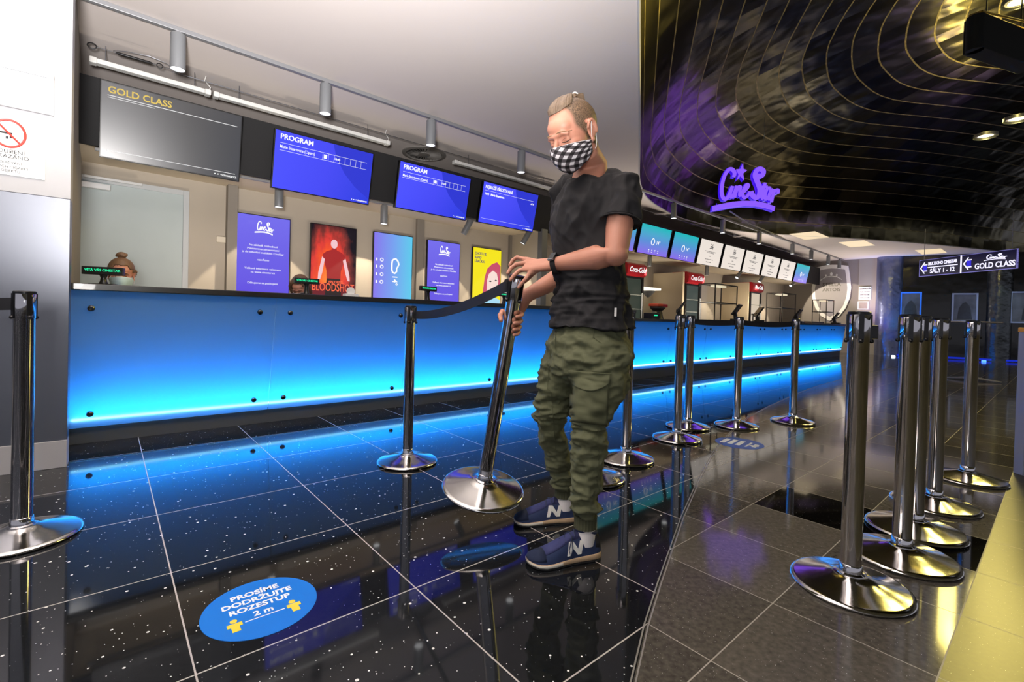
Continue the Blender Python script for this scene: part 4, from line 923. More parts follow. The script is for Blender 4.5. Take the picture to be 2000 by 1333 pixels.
lamp('hall_white', 'SPOT', hw0 + hd * wall_x(1945) + nrm * 1.3 + Vector((0, 0, 2.8)), hw0 + hd * wall_x(1950) + Vector((0, 0, 1.2)), 60, (.8, 1, .95), spot_size=.9, spot_blend=.7)
def hall_poster(label, x0, w, z0, h, edge_m, k):
    r_ = thing('framed_poster', label, 'framed poster', hw0 + hd * x0 + nrm * .03 + Vector((0, 0, z0)), HA, 'framed dark posters on the hall wall')
    f = MB()
    for a in ((0, w, 0, .04), (0, w, h - .04, h), (0, .04, .04, h - .04), (w - .04, w, .04, h - .04)): f.box(a[0], a[1], -.05, 0, a[2], a[3])
    f.build('frame', edge_m, r_, bevel=.003)
    MB().box(.04, w - .04, -.02, -.01, .04, h - .04).build('picture', mat('hall_picture_%d' % k, '10121A', .25, noise_col=(3.5, '5A6070', .9), emit='101218', es=.6), r_)
    pm9 = MATS['hall_picture_%d' % k].node_tree; bs = pm9.nodes['Principled BSDF']; pm9.links.new(bs.inputs['Base Color'].links[0].from_socket, bs.inputs['Emission Color']); bs.inputs['Emission Strength'].default_value = .45  # glow added to the picture, since little light reaches it
    fg = MB(); f2 = lambda x, y, z: (w / 2 + x, -.022 - z, y)
    fg.prism([(-.16, .08), (-.13, .4), (-.05, .55), (.02, .6), (.12, .45), (.17, .08)], .001, f2); fg.build('picture_shape', mat('hall_shape_%d' % k, '30343E', .4, noise_col=(9, '0A0A10', .8), emit='20242C', es=.5), r_)
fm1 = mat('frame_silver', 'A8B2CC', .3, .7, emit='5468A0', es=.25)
xa = [wall_x(v) for v in (1757, 1799, 1858, 1909, 1971)]
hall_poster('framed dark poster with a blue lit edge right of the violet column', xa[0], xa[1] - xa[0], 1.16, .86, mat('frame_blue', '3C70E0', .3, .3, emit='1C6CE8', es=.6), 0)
hall_poster('framed poster with a pale figure on the dark wall above the round table', xa[2], xa[3] - xa[2], 1.12, .86, fm1, 1)
hall_poster('framed poster cut off by the right picture edge', xa[4], .8, 1.12, .9, fm1, 2)
# arrow sign
sgA = at(1795, 541, 10.8); sgB = at(1986, 535, 8.85); dd = sgB - sgA; SA = math.atan2(dd.y, dd.x); Ls = math.hypot(dd.x, dd.y)
hs = thing('hanging_direction_sign', 'dark glass sign with white arrows, SÁLY 1 - 12 and GOLD CLASS', 'sign', sgA, SA)
sl_ = (dd.z) / Ls
HS = .37
MB().box(0, Ls, 0, .02, 0, HS).build('glass_board', mat('sign_navy', '14142A', .15, emit='0A0838', es=.5), hs)
wv = glow('sign_white_violet', 'E8E4FF', 1.3)
f = MB()
for a in ((0, Ls, 0, .012), (0, Ls, HS - .008, HS), (0, .012, 0, HS), (Ls - .012, Ls, 0, HS)): f.box(a[0], a[1], -.004, .024, a[2], a[3])
f.build('edge_frame', glow('sign_edge', '8C86D8', .8), hs)
g = MB(); g.box(Ls * .468, Ls * .482, -.006, 0, 0, HS)
for x in (.02, Ls * .495):
    g.prism([(x, HS * .5), (x + .10, HS * .85), (x + .115, HS * .82), (x + .03, HS * .5), (x + .115, HS * .18), (x + .10, HS * .15)], .005, lambda a, b, z: (a, -z, b))
    g.box(x + .09, x + .17, -.005, 0, HS * .66, HS * .72); g.box(x + .09, x + .17, -.005, 0, HS * .28, HS * .34)
g.box(.20, Ls * .44, -.005, 0, HS * .49, HS * .54)
g.build('arrows', wv, hs)
ab_ = glow('arrow_blue', '3A30E0', 1)
for x in (.02, Ls * .495): MB().box(x + .07, x + .16, -.003, 0, HS * .35, HS * .65).build('arrow_fill', ab_, hs)
def fit(o, w): o.scale = (w / max(.01, o.dimensions.x), 1, 1)
bpy.context.view_layer.update()
t1 = text('lettering', 'MULTIKINO CINESTAR', .095, wv, hs, (.20 + (Ls * .44 - .20) / 2, -.004, HS * .72), bold=.004); t2 = text('lettering', 'SÁLY 1 - 12', .13, wv, hs, (.20 + (Ls * .44 - .20) / 2, -.004, HS * .27), bold=.004)
t3 = text('lettering', 'GOLD CLASS', .15, wv, hs, (Ls * .80, -.004, HS * .28), bold=.004)
bpy.context.view_layer.update()
fit(t1, Ls * .44 - .22); fit(t2, (Ls * .44 - .22) * .85); fit(t3, Ls * .37)
logo_mb(.26, lambda x, y, z: (Ls * .80 + x * 1.5, -.004 - z, HS * .56 + y * .62 - .01), .002, False).build('logo', wv, hs, fix=False)
for x in (.1, Ls - .1): MB().cyl((x, .01, HS), (x, .01, CZ - sgA.z), .006, n=6).build('hanging_wire', steel, hs)
lamp('sign_glow', 'AREA', sgA + Vector((dd.x / 2, dd.y / 2, .5)) + Vector((.1, -.25, 0)), sgA + Vector((dd.x / 2, dd.y / 2, 3)), 10, (.35, .25, 1), shape='RECTANGLE', size=1.5, size_y=.1)
# bar table
bt = thing('bar_table', 'high round bar table with a thin top behind the chrome posts', 'table', fl(1897, 744), .4)
MB().lathe([(.36, 1.035), (.375, 1.045), (.375, 1.055), (.36, 1.06)], 48).build('table_top', mat('table_top_grey', 'B8B0A4', .3, .3), bt, True)
MB().lathe([(.028, .02), (.028, 1.035)], 20).build('column', chrome, bt, True)
for k in range(4):
    a = k * math.pi / 2 + .3
    MB().tube([(.02 * math.cos(a), .02 * math.sin(a), .055), (.20 * math.cos(a), .20 * math.sin(a), .035), (.38 * math.cos(a), .38 * math.sin(a), .016)], [.022, .018, .012], 10).build('foot', white_paint, bt, True)
pl = thing('information_stand', 'grey stand with an orange edge cut off by the right picture edge', 'stand', fl(1996, 930) + Vector((.155, .03, 0)), 0)
MB().box(-.15, .15, -.03, .03, 0, .92).build('board', mat('stand_grey', '8E92A4', .5), pl, bevel=.004)
MB().box(-.15, .15, -.034, .034, .92, .95).build('top_edge', mat('stand_orange', 'D89A3C', .5), pl, bevel=.003)

# ---------------------------------------------------------------- barrier posts and belts
HP = .978
clip_m = mat('belt_clip', '0A0A0C', .3)
def make_post():
    root = bpy.data.objects.new('stanchion', None); COL.objects.link(root)
    MB().lathe([(0, 0), (.172, 0), (.1835, .004), (.1865, .010), (.1835, .016), (.174, .020), (.170, .0205), (.120, .033), (.080, .043), (.052, .0505), (.050, .052), (.0, .052)], 96).build('base', chrome_base, root, True, ang=50)
    MB().lathe([(.043, .0518), (.043, .056), (.036, .060), (.0345, .085), (.0322, .087)], 48, cap=False).build('collar', chrome, root, True, ang=50)
    MB().lathe([(.0318, .05), (.0318, HP - .10), (.0335, HP - .098), (.0335, HP - .006), (.031, HP)], 64).build('pole', chrome, root, True, ang=50)
    MB().lathe([(.0345, HP - .004), (.0345, HP + .004), (.031, HP + .007), (0, HP + .007)], 48).build('cap', clip_m, root, True)
    for k in range(4):
        a = math.pi / 4 + k * math.pi / 2; q = Matrix.Rotation(a, 3, 'Z')
        m_b = MB(); vs = [q @ Vector(v) for v in [(x, y, z) for x in (-.0075, .0075) for y in (-.037, -.030) for z in (HP - .095, HP - .003)]]
        m_b.add(vs, [(0, 1, 3, 2), (4, 6, 7, 5), (0, 4, 5, 1), (2, 3, 7, 6), (0, 2, 6, 4), (1, 5, 7, 3)])
        m_b.ell(q @ Vector((0, -.037, HP - .097)), (.008, .008, .008), 12, 8)
        m_b.build('belt_slot', clip_m, root, True)
    return root
POST0 = make_post()
GP = 'chrome belt posts in the queue area'
def disc_center(px, py): return fl(px, py)
posts = {}
plist = [('L', (-1.93, 1.874), 'chrome post at the left picture edge before the white wall, belt running off left', .4),
         ('P2', (-.637, 2.973), 'chrome post standing before the blue counter, joined by the belt to the carried post', .75),
         ('H', fl(1158, 934)[:2], 'chrome post whose base peeks out behind the man\'s rear trouser leg', .3),
         ('A', (.782, 3.15), 'chrome post right behind the man\'s back before the blue counter', .2),
         ('B', (1.327, 3.733), 'nearer of the two close chrome posts right of the man', .6),
         ('C', (1.572, 4.165), 'farther of the two close chrome posts, start of the black belts', .9),
         ('D', (2.042, 4.25), 'chrome post in the middle of the black belts above the small blue floor sticker', .9),
         ('E', (2.692, 4.492), 'chrome post at the far end of the black belts before the snack counter', .9),
         ('F', (1.232, 1.681), 'large chrome post nearest the camera in the right group', .35),
         ('G', (1.60, 1.905), 'second chrome post of the right group, overlapping the nearest one\'s base', .2),
         ('I', (1.875, 2.165), 'third chrome post of the right group', .5),
         ('J', (2.245, 2.48), 'fourth chrome post of the right group', .1),
         ('K', (2.842, 2.92), 'rearmost chrome post of the right group, in front of the round bar table', .3)]
for i, (k, (x, y), lab, rz) in enumerate(plist):
    o = POST0 if i == 0 else copy_tree(POST0); tag(o, lab, 'barrier post', GP); o.location = (x, y, 0); o.rotation_euler = (0, 0, rz); posts[k] = o
# the carried post
hb = at(945, 946, 2.13); ht = at(1012, 531, 1.955); hax = (ht - hb).normalized()
o = copy_tree(POST0); tag(o, 'tilted chrome post being lifted by the man, its round foot off the floor', 'barrier post', GP)
o.rotation_mode = 'QUATERNION'; o.rotation_quaternion = hax.to_track_quat('Z', 'Y') @ Matrix.Rotation(.9, 3, 'Z').to_quaternion(); o.location = hb - hax * .03
HTOP = hb - hax * .03 + hax * HP; HBASE = hb - hax * .03
sd_ = MB().box(-.03, .03, -.006, .006, -.024, .024); sd_.build('belt_buckle', clip_m, posts['F'], bevel=.003, loc=(.036, -.012, HP - .065)).rotation_euler = (0, 0, -.3)
def belt(label, a, b, sag=0., w=.048, droop=0, name='barrier_belt'):
    a = Vector(a); b = Vector(b); n = 14; vs = []; fs = []
    d = (b - a); h = Vector((-d.y, d.x, 0)).normalized() * .0011
    for k in range(n + 1):
        f = k / n; p = a.lerp(b, f) - Vector((0, 0, sag * 4 * f * (1 - f)))
        up = Vector((0, 0, w / 2))
        for sgn in (-1, 1):
            for u_ in (-1, 1): vs.append(p + up * u_ + h * sgn)
    for k in range(n):
        q = 4 * k; r = q + 4; fs += [(q, q + 1, r + 1, r), (q + 3, q + 2, r + 2, r + 3), (q + 1, q + 3, r + 3, r + 1), (q + 2, q, r, r + 2)]
    fs += [(0, 2, 3, 1), (4 * n, 4 * n + 1, 4 * n + 3, 4 * n + 2)]
    root = thing(name, label, 'belt', a, 0)
    mb = MB().add([Vector(v) - a for v in vs], fs); mb.build('webbing', belt_m, root, True)
    cl_ = MB(); dn = d.normalized(); hh = Vector((-d.y, d.x, 0)).normalized()
    for c in ((b - a) - dn * .006,):
        pts = [c + dn * sx * .012 + hh * sy * .006 + Vector((0, 0, sz * .027)) for sz in (-1, 1) for sx, sy in ((-1, -1), (1, -1), (1, 1), (-1, 1))]
        cl_.hexa(pts)
    cl_.build('end_clip', clip_m, root, bevel=.002)
P = lambda k, dx=0, dy=0: posts[k].location + Vector((dx, dy, HP - .045))
belt('dark belt running from the left edge post out of the picture', (-1.965, 1.86, HP - .045), (-2.62, 1.56, HP - .05), .01)
belt('black belt slanting up from the post to the man\'s hand', (-.60, 2.962, HP - .05), HTOP + Vector((-.04, .01, -.035)), .035)
belt('black belt between the far close post and the middle post', P('C', .035, .008), P('D', -.035, -.008), .01)
belt('black belt between the middle post and the far post', P('D', .035, .012), P('E', -.035, -.012), .012)

# ---------------------------------------------------------------- floor stickers
stk = mat('sticker_blue', '1478DC', .35); stw = mat('sticker_white', 'F4F8FC', .4); sty = mat('sticker_yellow', 'F4D93C', .4)
c1 = Vector((-.768, 1.482, 0)); b0 = fl(455, 1178); b1 = fl(542, 1150); ta = math.atan2((b1 - b0).y, (b1 - b0).x)
f1 = thing('floor_sticker', 'round blue floor sticker asking in Czech to keep 2 m distance, in the foreground', 'floor sticker', c1, ta)
MB().lathe([(0, 0), (.163, 0), (.163, .0012), (0, .0012)], 64).build('disc', stk, f1)
q = [text('t', s_, .036, stw, f1, (.0, y, .0015), (0, 0, 0), ext=.0002, bold=.0012, xs=1.0) for s_, y in (('PROSÍME', .088), ('DODRŽUJTE', .048), ('ROZESTUP', .008), ('2 m', -.034))]
join_meshes('lettering', q, stw, f1)
MB().box(-.055, .055, -.061, -.057, .0012, .0018).build('distance_line', stw, f1)
for x in (-.082, .082):
    y = -.062
    pm = MB(); t_ = lambda a, b, z: (x + a, y + b, .0012 + z)
    pm.prism([(.010 * math.cos(a), .026 + .010 * math.sin(a)) for a in [i * .524 for i in range(12)]], .0006, t_)
    pm.prism([(-.020, .014), (.020, .014), (.020, -.004), (.011, -.004), (.011, -.030), (-.011, -.030), (-.011, -.004), (-.020, -.004)], .0006, t_)
    pm.build('person_symbol', sty, f1)
c2 = Vector((1.783, 3.655, 0)); f2 = thing('floor_sticker', 'small blue floor sticker with white footprints below the belt posts', 'floor sticker', c2, -.75)
MB().lathe([(0, 0), (.172, 0), (.172, .0012), (0, .0012)], 48).build('disc', mat('sticker_navy', '2A56B8', .35), f2)
mb = MB()
for k in range(3): mb.box(-.12 + k * .055, -.085 + k * .055, -.08, .08, .0012, .0018)
mb.box(.06, .075, -.08, .08, .0012, .0018); mb.box(.06, .14, -.015, .005, .0012, .0018); mb.box(.10, .13, -.05, .05, .0012, .0018); mb.build('white_symbols', stw, f2)
# ---------------------------------------------------------------- people
from mathutils.bvhtree import BVHTree
def bvh_of(me, co): return BVHTree.FromPolygons([tuple(c) for c in co], [tuple(p.vertices) for p in me.polygons])
def px_of(p):
    v = Vector(p) - Vector((0, 0, CAMH)); d = v.dot(_F0)
    return 1000 + FPX * v.dot(_right) / d, PPY - FPX * v.dot(_up) / d
def fuse(mb, vox, smooth=3, base=None):
    """melt overlapping shapes into one continuous surface"""
    me = bpy.data.meshes.new('melt'); me.from_pydata([tuple(v) for v in mb.v], [], mb.f)
    bm = bmesh.new(); bm.from_mesh(me); bmesh.ops.recalc_face_normals(bm, faces=bm.faces); bm.to_mesh(me); bm.free()
    o = bpy.data.objects.new('melt', me); COL.objects.link(o)
    r = o.modifiers.new('r', 'REMESH'); r.mode = 'VOXEL'; r.voxel_size = vox
    if smooth: s_ = o.modifiers.new('s', 'SMOOTH'); s_.factor = .5; s_.iterations = smooth
    out = bpy.data.meshes.new_from_object(o.evaluated_get(bpy.context.evaluated_depsgraph_get()))
    bpy.data.objects.remove(o); return out
def co_np(me):
    a = np.empty(len(me.vertices) * 3); me.vertices.foreach_get('co', a); return a.reshape(-1, 3)
def no_np(me):
    a = np.empty(len(me.vertices) * 3); me.vertices.foreach_get('normal', a); return a.reshape(-1, 3)
def put(me, name, m, parent, co=None):
    co = co_np(me) if co is None else co
    co = co - np.array(parent_loc(parent)); me.vertices.foreach_set('co', co.ravel()); me.update()
    for p in me.polygons: p.use_smooth = True
    me.materials.clear(); me.materials.append(m)
    o = bpy.data.objects.new(name, me); COL.objects.link(o); o.parent = parent; return o
def parent_loc(p):
    v = Vector((0, 0, 0))
    while p: v += p.location; p = p.parent
    return v
def patch(me, sel, off, name, m, parent, co=None, thick=.002):
    """a fitted piece lying on a surface: the chosen faces, lifted by off"""
    co = co_np(me) if co is None else co; nn = no_np(me); cen = np.array([co[list(p.vertices)].mean(0) for p in me.polygons]) if False else None
    vs = {}; V = []; Fc = []
    for p in me.polygons:
        ids = list(p.vertices); c = co[ids].mean(0)
        if sel(c, p.normal):
            f = []
            for i in ids:
                if i not in vs: vs[i] = len(V); V.append(co[i] + nn[i] * off)
                f.append(vs[i])
            Fc.append(tuple(f))
    if not Fc: return None
    pl = np.array(parent_loc(parent)); me2 = bpy.data.meshes.new(name); me2.from_pydata([tuple(v - pl) for v in V], [], Fc)
    for p in me2.polygons: p.use_smooth = True
    me2.materials.append(m); o = bpy.data.objects.new(name, me2); COL.objects.link(o); o.parent = parent
    if thick:
        s_ = o.modifiers.new('solid', 'SOLIDIFY'); s_.thickness = thick; s_.offset = -1
    return o
def fold(co, nn, amp, sx, sy, sz, seed=0., rot=None, mask=None):
    """cloth folds: ridged noise pushed along the normal"""
    out = co.copy()
    for i in range(len(co)):
        p = co[i]; q = rot @ Vector(p) if rot else p
        v = noise.noise(Vector((q[0] * sx + seed, q[1] * sy, q[2] * sz))); w = noise.noise(Vector((q[0] * sx * 2.1 + seed, q[1] * sy * 2.1 + 7, q[2] * sz * 2.1)))
        h = (1 - abs(v) * 2.6) * .7 + (1 - abs(w) * 2.6) * .3 - .55
        k = amp if mask is None else amp * mask(p)
        out[i] = p + nn[i] * h * k
    return out
def blob_tube(mb, pts, rad, n=18): mb.tube(pts, rad, n)
def frame_rings(mb, cs, ax, bx, ab, n=28):
    rings = []
    for c, (a, b) in zip(cs, ab):
        rings.append([c + ax * (a * math.cos(t)) + bx * (b * math.sin(t)) for t in [2 * math.pi * i / n for i in range(n)]])
    mb.rings(rings)

def skin_mat(name, c1, c2, hair1, hair2):
    m = mat(name, c1, .5, noise_col=(30, c2, .6)); b = m.node_tree.nodes['Principled BSDF']; nt = m.node_tree
    b.inputs['Subsurface Weight'].default_value = .12; b.inputs['Subsurface Radius'].default_value = (.01, .004, .002)
    src = b.inputs['Base Color'].links[0].from_socket
    at_ = nt.nodes.new('ShaderNodeAttribute'); at_.attribute_name = 'shave'
    tc = nt.nodes.new('ShaderNodeTexCoord'); nz = nt.nodes.new('ShaderNodeTexNoise'); nz.inputs['Scale'].default_value = 330; nz.inputs['Detail'].default_value = 3; nt.links.new(tc.outputs['Object'], nz.inputs['Vector'])
    r = nt.nodes.new('ShaderNodeValToRGB'); r.color_ramp.elements[0].position = .35; r.color_ramp.elements[0].color = lin(hair1); r.color_ramp.elements[1].position = .68; r.color_ramp.elements[1].color = lin(hair2); nt.links.new(nz.outputs[0], r.inputs[0])
    k = gmath(nt, 'MINIMUM', 1., gmath(nt, 'MAXIMUM', 0., gmath(nt, 'ADD', gmath(nt, 'MULTIPLY', at_.outputs['Fac'], 1.25), gmath(nt, 'MULTIPLY', gmath(nt, 'SUBTRACT', nz.outputs[0], .6), .8))))
    mx = nt.nodes.new('ShaderNodeMix'); mx.data_type = 'RGBA'; nt.links.new(k, mx.inputs[0]); nt.links.new(src, mx.inputs[6]); nt.links.new(r.outputs[0], mx.inputs[7]); nt.links.new(mx.outputs[2], b.inputs['Base Color'])
    return m
skin = skin_mat('skin', 'CB9078', 'B87A64', '3A2C22', '8A7058')
hair_m = mat('hair_blond', '43352A', .5, noise_col=(90, '86705A', .9)); stubble_m = mat('hair_shaved', '7E6350', .85, noise_col=(420, '3E2F26', 1.0))
brow_m = mat('eyebrow', '8A6A4E', .8); lash_m = mat('eyelash', '2C1E1A', .6)
hair_brown = mat('hair_brown', '5A4232', .5, noise_col=(150, '8A6A4C', .8))

class Head:
    def __init__(s, C, face, pitch, k=1.0, roll=0.):
        f0 = Vector((face[0], face[1], 0)).normalized(); l = Vector((-f0.y, f0.x, 0)); up = Vector((0, 0, 1)); a = math.radians(pitch)
        s.f = f0 * math.cos(a) - up * math.sin(a); s.u = up * math.cos(a) + f0 * math.sin(a); s.l = l; s.C = Vector(C); s.k = k
        if roll:
            q = Matrix.Rotation(math.radians(roll), 3, s.f); s.u = q @ s.u; s.l = q @ s.l
        s.rot = Matrix((s.f, s.l, s.u)).transposed()
    def P(s, f, l, u): return s.C + (s.f * f + s.l * l + s.u * u) * s.k
    def inv(s, p):
        d = Vector(p) - s.C; return d.dot(s.f) / s.k, d.dot(s.l) / s.k, d.dot(s.u) / s.k
    def shapes(s, mb):
        E = lambda f, l, u, a, b, c: mb.ell(s.P(f, l, u), (a * s.k, b * s.k, c * s.k), 28, 18, s.rot)
        E(-.012, 0, .045, .099, .077, .086); E(.028, 0, .0, .066, .063, .082); E(.030, 0, -.055, .056, .052, .048); E(.058, 0, -.088, .028, .028, .020)
        E(.045, .038, -.018, .034, .026, .022); E(.045, -.038, -.018, .034, .026, .022)      # cheekbones
        E(.052, 0, .045, .045, .055, .040)                                                   # forehead
        T = lambda pts, r: mb.tube([s.P(*p) for p in pts], [x * s.k for x in r], 12)
        T([(.078, -.050, .016), (.092, -.030, .024), (.094, 0, .020), (.092, .030, .024), (.078, .050, .016)], [.006, .009, .008, .009, .006])
        T([(.088, 0, .016), (.104, 0, -.008), (.118, 0, -.030), (.112, 0, -.040)], [.007, .008, .0115, .010])
        E(.102, .011, -.036, .010, .008, .008); E(.102, -.011, -.036, .010, .008, .008)
        T([(.090, -.022, -.066), (.100, 0, -.063), (.090, .022, -.066)], [.005, .0075, .005]); T([(.088, -.018, -.076), (.097, 0, -.076), (.088, .018, -.076)], [.005, .008, .005])
        for g in (-1, 1):
            E(.074, g * .032, .001, .0165, .0165, .0135)
            # ear: rim, lobe and bowl
            E(-.008, g * .076, -.002, .018, .009, .026)
            T([(-.008 + .0215 * math.cos(a), g * (.083 + .004 * math.sin(a)), .002 + .032 * math.sin(a)) for a in [math.radians(x) for x in (-150, -185, -220, -255, -290, -325, -350)]], [.005, .0055, .006, .006, .006, .005, .0045])
            E(-.000, g * .080, -.030, .010, .0055, .010)
    def sculpt(s, co):
        out = co.copy(); M_ = np.array(s.rot).T; loc = (co - np.array(s.C)) @ M_.T / s.k
        for g in (-1, 1):
            for c, r, d, ax in (((.094, g * .030, .010), .017, .006, (-1, 0, 0)), ((-.004, g * .088, .0), .014, .006, (0, -g, 0)), ((.086, g * .016, -.004), .012, .004, (-1, 0, 0))):
                dd = np.linalg.norm(loc - np.array(c), axis=1); w = np.exp(-(dd / r) ** 2)[:, None]
                out += w * d * s.k * (np.array(ax) @ M_)
        return out
    def surf(s, th, ph, off=0.):
        """point on the skull: th azimuth from front to subject's left, ph elevation"""
        d = (math.cos(ph) * math.cos(th), math.cos(ph) * math.sin(th), math.sin(ph))
        return s.P(-.012 + d[0] * (.099 + off), d[1] * (.077 + off), .045 + d[2] * (.086 + off))
def lids(h, parent, bv):
    pl = parent_loc(parent)
    def onf(l, u, off=.0006):
        o_ = h.P(.2, l, u); hit = bv.ray_cast(o_, -h.f)
        return ((hit[0] if hit[0] is not None else h.P(.09, l, u)) + h.f * off * 1.0) - pl
    for g in (-1, 1):
        xs = [-1, -.7, -.35, 0, .35, .7, 1]
        MB().tube([onf(g * .032 + x * .0165, -.0075 + .0035 * x * x) for x in xs], [.0006, .0013, .0016, .0017, .0016, .0014, .0008], 6).build('eyelashes', lash_m, parent, True)
        MB().tube([onf(g * .032 + x * .0165, .0045 - .004 * x * x, .0) for x in xs], [.0003, .0006, .0008, .0008, .0008, .0006, .0003], 6).build('eyelid_crease', crease_m, parent, True)
        MB().tube([onf(g * (.031 + x * .021), .0245 + .0035 * (1 - x * x) - .003 * x, .0) for x in xs], [(.0008, .0015), (.0011, .003), (.0013, .0036), (.0013, .0036), (.0012, .0032), (.001, .0024), (.0006, .001)], 8).build('eyebrow', brow_m, parent, True)
crease_m = mat('skin_crease', '8E5A48', .6)
def face_mask(h, parent, m, name='face_mask', loops=True, top=-.010):
    pl = parent_loc(parent); na, nb = 40, 22; vs = []; uvs = []; fs = []
    fc = [(0, .1195), (.12, .1265), (.3, .129), (.5, .124), (.75, .108), (1, .072)]
    def itp(t, tab):
        for (a, x), (b, y) in zip(tab, tab[1:]):
            if t <= b: return x + (y - x) * (t - a) / (b - a)
        return tab[-1][1]
    for j in range(nb + 1):
        b = j / nb
        for i in range(na + 1):
            a = -1 + 2 * i / na; ph = a * math.radians(84); c = max(0., math.cos(ph)); side = abs(a) ** 1.6
            f = -.002 + (itp(b, fc) + .002) * (.62 * c ** 1.0 + .38 * c ** 2.2) + .0015 * math.sin(b * 30 + a * 3) * side
            l = (.0745 - .008 * b) * math.sin(ph)
            u0 = top + (-.030 - top) * side; u1 = -.116 + (.050) * side
            vs.append(h.P(f, l, u0 + (u1 - u0) * b) - pl); uvs.append((a * .095, b * .10))
    w = na + 1; fs = [(j * w + i, j * w + i + 1, (j + 1) * w + i + 1, (j + 1) * w + i) for j in range(nb) for i in range(na)]
    o = MB().add(vs, fs).build(name, m, parent, True, ang=80, solid=.0025, fix=False)
    ul = o.data.uv_layers.new(name='UVMap')
    for lp in o.data.loops: ul.data[lp.index].uv = uvs[lp.vertex_index]
    edge_ = white_loop
    top_e = [vs[i] + h.f * .001 for i in range(w)]; MB().tube(top_e, .0016, 6).build('mask_piping', edge_, o, True)
    if loops:
        for g in (-1, 1):
            a0 = h.P(.006, g * .079, -.036) - pl; a1 = h.P(.002, g * .079, -.062) - pl
            pts = [a0, h.P(.004, g * .083, -.012) - pl, h.P(-.002, g * .087, .016) - pl, h.P(-.016, g * .084, .034) - pl, h.P(-.030, g * .078, .018) - pl, h.P(-.030, g * .075, -.012) - pl, h.P(-.020, g * .077, -.036) - pl, h.P(-.008, g * .079, -.056) - pl, a1]
            MB().tube(pts, .0013, 6).build('ear_loop', edge_, o, True)
    return o
white_loop = mat('mask_elastic', 'F0EEEC', .6)
def gingham():
    m = mat('gingham_cloth', 'F0EEEE', .8); nt = m.node_tree; b = nt.nodes['Principled BSDF']; uv = nt.nodes.new('ShaderNodeUVMap'); sp = nt.nodes.new('ShaderNodeSeparateXYZ'); nt.links.new(uv.outputs[0], sp.inputs[0])
    p = gmath(nt, 'DIVIDE', gmath(nt, 'ADD', sp.outputs[0], gmath(nt, 'MULTIPLY', sp.outputs[1], .75)), .027); q = gmath(nt, 'DIVIDE', gmath(nt, 'SUBTRACT', gmath(nt, 'MULTIPLY', sp.outputs[0], .75), sp.outputs[1]), .027)
    a = gmath(nt, 'GREATER_THAN', gmath(nt, 'FRACT', p), .5); c = gmath(nt, 'GREATER_THAN', gmath(nt, 'FRACT', q), .5)
    s_ = gmath(nt, 'MULTIPLY', gmath(nt, 'ADD', a, c), .5)
    r = nt.nodes.new('ShaderNodeValToRGB'); r.color_ramp.interpolation = 'CONSTANT'; e = r.color_ramp.elements
    e[0].position = 0; e[0].color = lin('ECE8EA'); e[1].position = .75; e[1].color = lin('161214'); x = e.new(.25); x.color = lin('5A5458')
    nt.links.new(s_, r.inputs[0]); nt.links.new(r.outputs[0], b.inputs['Base Color']); return m

# ---- the man carrying the post
man = thing('person', 'man in black t-shirt, olive cargo trousers and checked mask lifting a chrome post', 'person', (.27, 1.93, 0))
FD = Vector((-.75, -.66, 0)).normalized(); LD = Vector((-FD.y, FD.x, 0))
SL, SR = at(1218, 372, 1.76), at(1102, 378, 1.99)
EL, WLf = at(1203, 497, 1.70), at(1082, 517, 1.86)
ER, WRt = at(1112, 532, 2.15), at(1031, 577, 2.05)
PC = at(1150, 668, 1.91); NB = at(1152, 330, 1.85)
HLt, HRt = PC + LD * .092, PC - LD * .092
KL, AL = at(1152, 822, 1.80), at(1143, 1012, 1.835)
KR, AR = at(1072, 815, 2.04), at(1102, 955, 2.165)
ear = at(1153, 256, 1.70)
HF = Vector((-.79, -.61, 0)).normalized(); HLx = Vector((-HF.y, HF.x, 0))
HC = ear - HLx * .080 + Vector((0, 0, .002))
H = Head(HC, HF, 27, 1.02)
b = MB(); H.shapes(b)
b.tube([H.P(-.030, 0, -.02), H.P(-.028, 0, -.07), NB + Vector((0, 0, .02)) - FD * .005, NB - Vector((0, 0, .06))], [.056, .056, .062, .075], 24)
tor = [(PC + Vector((0, 0, -.06)), (.11, .07)), (PC + Vector((0, 0, .12)), (.11, .07)), (PC.lerp(NB, .45), (.11, .075)), (PC.lerp(NB, .75), (.125, .08)), (PC.lerp(NB, .86), (.09, .065)), (NB, (.055, .05))]
frame_rings(b, [c for c, _ in tor], LD, FD, [r for _, r in tor])
b.tube([SL, SL.lerp(EL, .45), EL, EL.lerp(WLf, .28), EL.lerp(WLf, .7), WLf], [.042, .052, .044, .047, .035, (.031, .024)], 20)
b.ell(WRt, (.030, .028, .032)); b.ell(EL, (.044, .044, .044)); b.ell(SL, (.043, .043, .043)); b.ell(SR, (.043, .043, .043))
b.tube([SR, SR.lerp(ER, .45), ER, ER.lerp(WRt, .35), WRt], [.042, .046, .042, .044, .029], 20); b.ell(ER, (.042, .042, .042))
for hp, kn, an in ((HLt, KL, AL), (HRt, KR, AR)): b.tube([hp, hp.lerp(kn, .5), kn, kn.lerp(an, .35), an, an - Vector((0, 0, .05))], [.055, .050, .038, .034, .026, .030], 18)
def finger(pts, r): b.tube(pts, r, 12); [b.ell(p, (q * 1.06,) * 3, 12, 8) for p, q in zip(pts[:-1], r[:-1])]; b.ell(pts[-1], (r[-1],) * 3, 12, 8)
